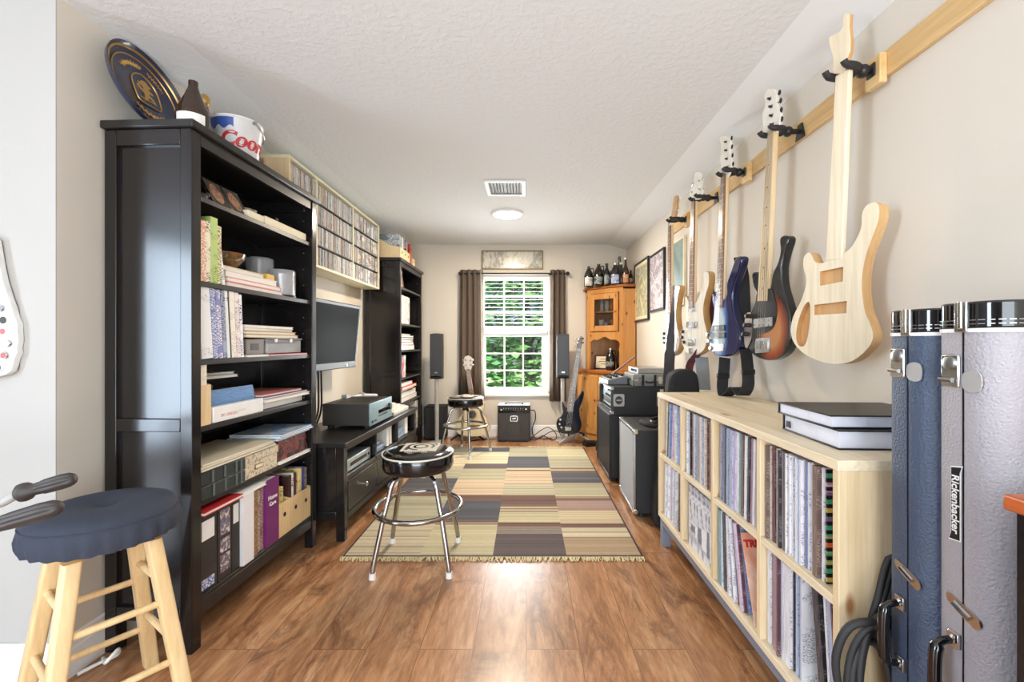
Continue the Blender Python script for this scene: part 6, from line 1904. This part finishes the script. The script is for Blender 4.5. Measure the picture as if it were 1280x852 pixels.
# ---------------------------------------------------------------- chrome bar stools
M['vinyl'] = mat('black glossy vinyl', (18, 18, 20), .14, coat=.5)
M['vinyl_white'] = mat('cream vinyl print', (226, 220, 206), .3)
def bar_stool(x, y, rz, label, z=0.0, tip=0.0):
    t = thing('bar_stool', label, 'bar stool', (x, y, z), group='chrome bar stools', rot=(Matrix.Rotation(tip, 3, 'X') @ Matrix.Rotation(rz, 3, 'Z')).to_euler())
    s = MB().lathe([(.0, .485), (.165, .485), (.178, .492), (.184, .51), (.184, .548), (.182, .566), (.174, .577), (.15, .585), (.08, .5885), (0, .589)], 56).build('seat', M['vinyl'], t, smooth=50)
    MB().tube([(.1815 * math.cos(a), .1815 * math.sin(a), .570) for a in [2 * PI * i / 64 for i in range(64)]], .0042, 6, True).build('piping', M['vinyl_white'], s, smooth=60)
    # printed emblem on the seat: a square with rings
    zs = .5893
    ptsq = [(-.085, -.05), (.1, -.05), (.1, .115), (-.085, .115)]
    e = MB().prism(ptsq, zs - .004, zs, 0).build('emblem', M['vinyl_white'], s)
    b = MB()
    for k, (ro, ri) in enumerate(((.074, .06), (.04, .027))):
        n = 40
        cx_, cy_ = .008, .038
        q = []
        a0, a1 = (-.5, 4.6) if k == 0 else (0, 2 * PI)
        vs, fs = [], []
        for i in range(n + 1):
            a = a0 + (a1 - a0) * i / n
            vs += [(cx_ + ro * math.cos(a), cy_ + ro * math.sin(a), zs + .0004), (cx_ + ri * math.cos(a), cy_ + ri * math.sin(a), zs + .0004)]
        fs = [(2 * i, 2 * i + 2, 2 * i + 3, 2 * i + 1) for i in range(n)]
        b.add(vs, fs)
    b.prism([(-.07, -.03), (-.052, -.03), (-.045, .0), (-.07, .03)], zs, zs + .0004)
    b.prism([(.06, .1), (.088, .1), (.088, .05), (.082, .075)], zs, zs + .0004)
    b.build('emblem_print', M['vinyl'], e)
    b = MB()
    for i in range(11): b.box(-.055 + i * .0105, -.049 + i * .0105 + (i % 3) * .001, -.072, -.062, zs - .003, zs + .0003)
    b.build('print_marking', M['vinyl_white'], s)
    MB().lathe([(.06, .47), (.09, .476), (.09, .485), (0, .485)], 28).cyl((0, 0, .44), (0, 0, .475), .03).build('swivel_plate', M['black'], t, smooth=40)
    R0 = .222
    for k in range(4):
        a = PI / 4 + k * PI / 2
        ca, sa = math.cos(a), math.sin(a)
        pr = [(.05, .462), (.105, .462), (.14, .45), (.16, .42), (.172, .375), (.2, .285), (.222, .2), (.248, .1), (.26, .045), (.262, .02)]
        o = MB().tube(smoothpts([(r * ca, r * sa, z) for r, z in pr], 4, False), .0125, 12).build('leg', M['chrome'], t, smooth=60)
        MB().cyl((.262 * ca, .262 * sa, .03), (.263 * ca, .263 * sa, 0), .0155, .0165, 14).build('rubber_tip', M['white'], o, smooth=40)
    MB().tube([(R0 * math.cos(a), R0 * math.sin(a), .285) for a in [2 * PI * i / 64 for i in range(64)]], .0125, 10, True).build('foot_ring', M['chrome'], t, smooth=60)
bar_stool(-.57, 2.36, R(2), 'chrome bar stool with printed black seat at the rug edge', .0046, R(1.35))
bar_stool(-.63, 4.62, R(-28), 'chrome bar stool at the far end of the rug under the window', .0098)

# ---------------------------------------------------------------- upright instrument cases
M['strike'] = mat('pale nickel', (206, 206, 204), .3, .5)
def case(label, x0, y0, th, wd, ht, m, badge=False):
    """case on end, narrow side towards -x: seam in the middle of its thickness"""
    t = thing('instrument_case', label, 'instrument case', (x0, y0, 0), group='hard cases on end')
    def shell(ya, yb, nm, rr, near):
        r = rr
        pts = []
        if near:
            pts = [(0, yb), (0, ya + r)] + [(r - r * math.cos(q), ya + r - r * math.sin(q)) for q in [PI / 2 * i / 6 for i in range(1, 7)]] + [(wd - r, ya), (wd, ya + r), (wd, yb)]
        else:
            pts = [(0, ya), (0, yb - r), (r * .3, yb - r * .3), (r, yb), (wd - r, yb), (wd, yb - r), (wd, ya)]
        s = MB().prism(pts, .015, ht - .052).build(nm, m, t, .002, 40)
        e = MB().prism([(x - .0015 if x < wd / 2 else x + .0015, y + (-.0015 if (near and y < yb) else 0)) for x, y in pts], ht - .05, ht).build('end_binding', M['black_gloss'], s, .004)
        MB().prism([(x - .003 if x < wd / 2 else x + .003, y + (-.003 if (near and y < yb) else 0)) for x, y in pts], ht - .056, ht - .049).build('piping', M['white'], s)
        q = [Vector((x - .0025 if x < wd / 2 else x + .0025, y + (-.0025 if (near and y < yb) else 0), ht - .041)) for x, y in pts]
        b = MB()
        for i in range(len(q) - 1):
            if (q[i + 1] - q[i]).length < 1e-5: continue
            n = max(1, int((q[i + 1] - q[i]).length / .009))
            for j in range(n):
                p0 = q[i].lerp(q[i + 1], (j + .15) / n); p1 = q[i].lerp(q[i + 1], (j + .85) / n)
                for dz in (0, .007): b.tube([p0 + Vector((0, 0, dz)), p1 + Vector((0, 0, dz))], .0011, 4)
        b.build('stitching', M['steel'], s)
        return s
    shell(0, th * .52 - .001, 'lid', .05, True)
    shell(th * .52 + .001, th, 'body', .02, False)
    ys = th * .52
    MB().box(-.0005, .001, ys - .001, ys + .001, .02, ht - .055).build('seam', M['black'], t)
    # clasps over the seam
    def latch(z, big=True):
        o = MB().box(-.005, 0, ys + .004, ys + .04, z - .01, z + .052).build('latch', M['nickel'], t, .003)
        MB().lathe([(.013, 0), (.012, .004), (.006, .006)], 18, 0, Matrix.Translation((-.005, ys + .021, z + .036)) @ Matrix.Rotation(-PI / 2, 4, 'Y')).build('lock_face', M['steel'], o, smooth=40)
        MB().tube([(-.008, ys + .038, z + .005), (-.01, ys + .01, z + .004)], .0045, 8).build('lever', M['chrome'], o, smooth=40)
        MB().prism(smoothpts([(-.003, -.012), (.012, -.02), (.028, -.016), (.032, 0), (.028, .016), (.012, .02), (-.003, .012)], 3), 0, .002, 0, Matrix.Translation((0, ys - .004, z + .004)) @ Matrix(((0, 0, -1, 0), (-1, 0, 0, 0), (0, 1, 0, 0), (0, 0, 0, 1)))).build('strike_plate', M['strike'], o)
    def draw(z):
        o = MB().prism(smoothpts([(-.03, .012), (-.024, .02), (.02, .006), (.034, -.006), (.03, -.018), (.018, -.018), (-.022, .0)], 3), 0, .0025, 0, Matrix.Translation((0, ys, z)) @ Matrix(((0, 0, -1, 0), (-1, 0, 0, 0), (0, 1, 0, 0), (0, 0, 0, 1)))).build('latch', M['nickel'], t)
        MB().tube([(-.003, ys + .014, z + .007), (-.003, ys - .016, z - .006)], .0055, 8).build('lever', M['chrome'], o, smooth=40)
    latch(1.075 if badge else 1.085); draw(.658 if not badge else .652); latch(.12)
    # binding clips at the end
    c_ = MB().box(-.006, 0, ys - .012, ys + .012, ht - .056, ht + .001).box(-.008, -.004, ys - .004, ys + .004, ht - .05, ht + .002)
    c_.build('binding_clip', M['nickel'], t, .002)
    # handle with its two loops
    z0 = .46
    for z in (z0, z0 + .13):
        MB().box(-.008, 0, ys + .002, ys + .024, z - .014, z + .014).tube([(-.003, ys + .013, z - .01), (-.014, ys + .013, z), (-.003, ys + .013, z + .01)], .004, 6).build('handle_bracket', M['nickel'], t, .001)
    MB().tube(smoothpts([(-.012, ys + .013, z0), (-.032, ys + .013, z0 + .006), (-.04, ys + .013, z0 + .03), (-.04, ys + .013, z0 + .1), (-.032, ys + .013, z0 + .124), (-.012, ys + .013, z0 + .13)], 4, False), [.007] * 5 + [.011] * 11 + [.007] * 5, 10).build('handle', M['black_gloss'], t, smooth=60)
    for y in (.02, th - .02):
        for x in (.05, wd - .05): MB().cyl((x, y, 0), (x, y, .016), .012).build('foot', M['rubber'], t)
    return t, ys
def grain(name, c, rough, s=200, b=.9, spec=.5):
    m, nt, p = new_mat(name)
    f = noise(nt, coords(nt), s, 3, .5)
    p.inputs['Base Color'].default_value = (*srgb(c), 1); p.inputs['Roughness'].default_value = rough
    p.inputs['Specular IOR Level'].default_value = spec
    bump(nt, p, f, b, .003)
    return m
M['navytolex'] = grain('navy grained vinyl', (66, 79, 100), .42)
M['silvertolex'] = grain('silver grained vinyl', (160, 156, 160), .4)
case('navy hard case standing on end beside the record shelf', .81, .888, .114, .37, 1.22, M['navytolex'])
t, ys = case('silver grained hard case with maker nameplate, in front of the navy one', .812, .768, .117, .37, 1.225, M['silvertolex'], True)
# nameplate, reading downwards on the narrow side
PM = Matrix(((0, 0, -1, 0), (0, 1, 0, 0), (-1, 0, 0, 0), (0, 0, 0, 1)))   # text x -> -z, text y -> +y
PMt = Matrix(((0, 0, -1, 0), (0, -1, 0, 0), (-1, 0, 0, 0), (0, 0, 0, 1)))
y_, z_ = ys + .013, .845
MB().prism([(-.068, -.008), (.055, -.008), (.068, -.012), (.066, .008), (-.06, .008), (-.072, .012)], 0, .002, 0, Matrix.Translation((0, y_, z_)) @ PMt).build('nameplate', M['black'], t)
MB().prism([(-.070, -.0095), (.055, -.0095), (.071, -.014), (.068, .0095), (-.06, .0095), (-.075, .014)], 0, .0012, 0, Matrix.Translation((0, y_, z_)) @ PMt).build('nameplate_rim', M['white'], t)
lettering('Rickenbacker', .0205, Matrix.Translation((-.0022, y_, z_ + .0)) @ PMt, M['white'], t, .0003, name='nameplate_lettering', bold=.0004)

# coiled cable hanging behind the cases
t = thing('cable_coil', 'bundle of black cable draped against the record shelf end', 'cable', (.80, 1.03, .2))
b = MB()
for i in range(7):
    ph = i * .9; rx, rz_ = .05 + .008 * (i % 3), .11 + .018 * (i % 4)
    b.tube([(-.015 + .006 * i + rx * math.cos(a) * .9 + .02 * math.sin(ph), -.018 + .006 * (i % 5) + .01 * math.sin(a + ph), .155 + .012 * (i % 3) + rz_ * math.sin(a)) for a in [2 * PI * k / 28 for k in range(28)]], .0075, 7, True)
b.build('coil', M['rubber'], t, smooth=60)
MB().tube(smoothpts([(.03, .0, .26), (.0, -.015, .31), (-.06, -.01, .3), (-.085, 0, .22), (-.07, .0, .12), (-.04, 0, .04), (0, 0, .008)], 5, False), .009, 8).build('loose_loop', M['rubber'], t, smooth=60)
for k in range(3): MB().tube(smoothpts([(.0 + .01 * k, .02, .25), (.03 + .012 * k, .025, .34), (.07 + .015 * k, .03, .44), (.12 + .012 * k, .02, .3), (.13 + .01 * k, .012, .02 - .19)], 5, False), .0075, 7).build('rising_strand', M['rubber'], t, smooth=60)

# table corner at the frame edge
t = thing('side_table', 'orange brown wooden table corner in front of the silver case', 'table', (.72, .2, 0))
MB().box(0, .48, -.55, .475, .898, .922).build('table_top', wood('orange varnished wood', (196, 104, 54), (168, 80, 38), 'y', 1.2, .35), t, .004)
MB().box(.012, .45, .445, .465, .1, .898).build('back_panel', M['espresso'], t)  # dark panel added to fill the dark area under the table top
for x in (.02, .42):
    for y in (-.5, .40): MB().box(x, x + .04, y, y + .04, 0, .898).build('leg', M['espresso'], t, .002)

# ---------------------------------------------------------------- wooden stool with cushion
sx, sy = -1.30, 1.375
t = thing('wooden_stool', 'pale beech stool with a round seat and turned rungs', 'stool', (sx, sy, 0), -R(34))
MB().lathe([(0, .54), (.125, .54), (.138, .545), (.142, .555), (.135, .566), (0, .568)], 40).build('seat', M['beech'], t, smooth=50)
lt, lb = .09, .158
def lg(cx_, cy_, z): f = 1 - z / .54; return Vector(((lt + (lb - lt) * f) * cx_, (lt + (lb - lt) * f) * cy_, z))
for cx_ in (-1, 1):
    for cy_ in (-1, 1):
        p0, p1 = lg(cx_, cy_, .0), lg(cx_, cy_, .536)
        b = MB(); w = .021
        vs = []
        for p in (p0, p1): vs += [p + Vector((a, c, 0)) for a, c in rrect(-w, w, -w, w, .009, 3)]
        n = len(vs) // 2
        b.add(vs, [list(range(n))[::-1], list(range(n, 2 * n))] + [(i, (i + 1) % n, n + (i + 1) % n, n + i) for i in range(n)])
        b.build('leg', M['beech'], t, smooth=60)
for (a, c, zz) in (((-1, -1), (1, -1), (.40, .21)), ((-1, 1), (1, 1), (.40, .21)), ((-1, -1), (-1, 1), (.335, .15)), ((1, -1), (1, 1), (.335, .15))):
    for z in zz:
        MB().cyl(lg(*a, z), lg(*c, z), .0105, n=12).build('rung', M['beech'], t, smooth=50)
cu = thing('stool_cushion', 'round navy black tufted cushion tied on the wooden stool', 'cushion', (sx, sy, .569), R(14))
M['cushion'] = mat('navy black cotton', (52, 58, 72), .85, scale=220, bmp=.2)
NR, NA = 14, 72
vs = [(0, 0, .030)]
prof = [(.0, .066), (.012, .07), (.03, .082), (.06, .09), (.1, .092), (.14, .089), (.165, .08), (.178, .066), (.183, .045), (.184, .025), (.182, .004), (.176, -.012), (.168, -.012), (.15, -.001), (.13, 0.0005)]
b = MB(); vv = []
for (r, z) in prof:
    for k in range(NA):
        a = 2 * PI * k / NA
        puck = .006 * math.sin(a * 24) if -.04 < z < .03 and r > .15 else (.0015 * math.sin(a * 24) if r > .15 else 0)
        vv.append(((max(r, 1e-4) + puck) * math.cos(a), (max(r, 1e-4) + puck) * math.sin(a), z))
fs = []
for i in range(len(prof) - 1):
    for k in range(NA): fs.append((i * NA + k, (i + 1) * NA + k, (i + 1) * NA + (k + 1) % NA, i * NA + (k + 1) % NA))
fs.append(tuple((len(prof) - 1) * NA + k for k in range(NA))[::-1])
b.add(vv, fs); b.build('pad', M['cushion'], cu, smooth=60)
MB().tube([(.181 * math.cos(a), .181 * math.sin(a), .058) for a in [2 * PI * k / 60 for k in range(60)]], .0022, 6, True).build('piping', M['cushion'], cu, smooth=60)
MB().sphere((0, 0, .069), .011, 12, 6, sc=(1, 1, .4)).build('tuft_button', M['cushion'], cu, smooth=60)
# cable by the skirting
cable('white cable with a small loop lying along the skirting behind the stool', [(-1.54, 1.53, .012), (-1.52, 1.58, .012), (-1.49, 1.62, .014), (-1.465, 1.6, .05), (-1.475, 1.57, .03), (-1.5, 1.585, .012), (-1.53, 1.61, .012)], .006, 'white_cable', M['white'])

# ---------------------------------------------------------------- exercise machine handles entering at the side
t = thing('exercise_machine', 'two black ribbed grips on grey bars of a training machine', 'exercise machine', (-1.72, 1.02, 0))
def grip(p0, p1, r, label=None):
    p0, p1 = Vector(p0), Vector(p1); d = (p1 - p0); L = d.length
    q = d.to_track_quat('Z', 'Y').to_matrix().to_4x4(); q.translation = p0
    prof = [(r * .9, 0), (r * 1.25, .006), (r * 1.3, .014), (r * 1.2, .022), (r * .82, .03), (r * .9, .05), (r * 1.02, L * .45), (r * 1.08, L * .75), (r * .98, L * .9), (r * .7, L * .97), (r * .3, L)]
    n = 40; b = MB(); vs, fs = [], []
    for (rr, z) in prof:
        for k in range(n):
            a = 2 * PI * k / n
            g_ = 1 - (.16 if (k % 5 in (0, 1) and .04 < z < L * .95) else 0)
            vs.append((rr * g_ * math.cos(a), rr * g_ * math.sin(a), z))
    for i in range(len(prof) - 1):
        for k in range(n): fs.append((i * n + k, i * n + (k + 1) % n, (i + 1) * n + (k + 1) % n, (i + 1) * n + k))
    fs.append(tuple(range(n))[::-1]); fs.append(tuple((len(prof) - 1) * n + k for k in range(n)))
    b.add(vs, fs, 0, q)
    return b.build('grip', mat('brown black rubber grip', (58, 52, 49), .55), t, smooth=50)
T_loc = Vector((-1.72, 1.02, 0))
def L_(px, py, Y): return at(px, py, Y) - T_loc
g1a, g1b = L_(22, 617, 1.05), L_(95, 597, 1.08)
g2a, g2b = L_(-30, 663, .98), L_(77, 632, 1.0)
grip(g1a, g1b, .017); grip(g2a, g2b, .019)
hub = Vector((-.12, .0, .62))
MB().tube(smoothpts([g1a + (g1b - g1a) * .02, g1a - (g1b - g1a) * .9, hub + Vector((.0, .05, .14)), hub], 4, False), .011, 10).build('bar', M['grey_metal'], t, smooth=60)
MB().tube(smoothpts([g2a + (g2b - g2a) * .02, g2a - (g2b - g2a) * .6, hub + Vector((.02, -.05, .12)), hub], 4, False), .011, 10).build('bar', M['grey_metal'], t, smooth=60)
MB().cyl((-.12, 0, .03), hub, .035).box(-.4, .1, -.04, .04, 0, .04).box(-.16, -.08, -.25, .25, 0, .04).build('post', M['charcoal'], t, .004)

# ---------------------------------------------------------------- plaque on the pale wall
wy = YC - .004
t = thing('wall_plaque', 'white ragged edged plaque set with coloured round caps', 'wall plaque', (-1.86, wy - .0008, 1.15))
def pl(px, py):
    p = at(px, py, wy - .02); return (p.x + 1.86, p.z - 1.15)
edge = [(0, 334), (4, 352), (9, 368), (15, 384), (18, 396), (22, 404), (22, 416), (23, 424), (21, 434), (22, 441), (18, 449), (16, 458), (14, 464), (8, 468), (0, 470), (-12, 473), (-30, 474), (-48, 470), (-60, 455), (-64, 430), (-62, 408), (-54, 390), (-46, 370), (-40, 345), (-38, 320), (-34, 300), (-20, 290), (-6, 298), (-3, 316)]
MB().prism([pl(*q) for q in edge], -.022, 0, 0, XZ).build('plaque_board', mat('off white plaster board', (226, 225, 222), .6, scale=40, bmp=.2), t, .003)
capcols = [(120, 132, 160), (200, 198, 196), (190, 90, 90), (140, 150, 176), (92, 94, 104), (212, 210, 214)]
for i, (px, py) in enumerate([(3, 385), (7, 414), (12, 429), (1, 429), (8, 444), (2, 459), (-14, 395), (-18, 420), (-12, 445), (-30, 440), (-34, 410), (-40, 430), (-26, 458), (-10, 462), (-24, 375), (-16, 350), (-44, 450)]):
    u, v = pl(px, py)
    o = MB().lathe([(.0135, 0), (.0135, .003), (.011, .0065), (0, .0065)], 20, 0, Matrix.Translation((u, -.022, v)) @ Matrix.Rotation(PI / 2, 4, 'X')).build('cap', M['nickel'] if i % 2 == 0 else M['white'], t, smooth=40)
    MB().prism(disc(u, v, .0095, 18), -.0292, -.028, 0, XZ).build('cap_face', mat('cap colour', capcols[(i * 5 + 3) % 6] if (px, py) != (8, 444) else (188, 84, 84), .4), o)
u, v = pl(5, 400)
MB().prism(disc(u, v, .012, 20), -.0225, -.0215, 0, XZ).build('empty_socket', M['charcoal'], t)
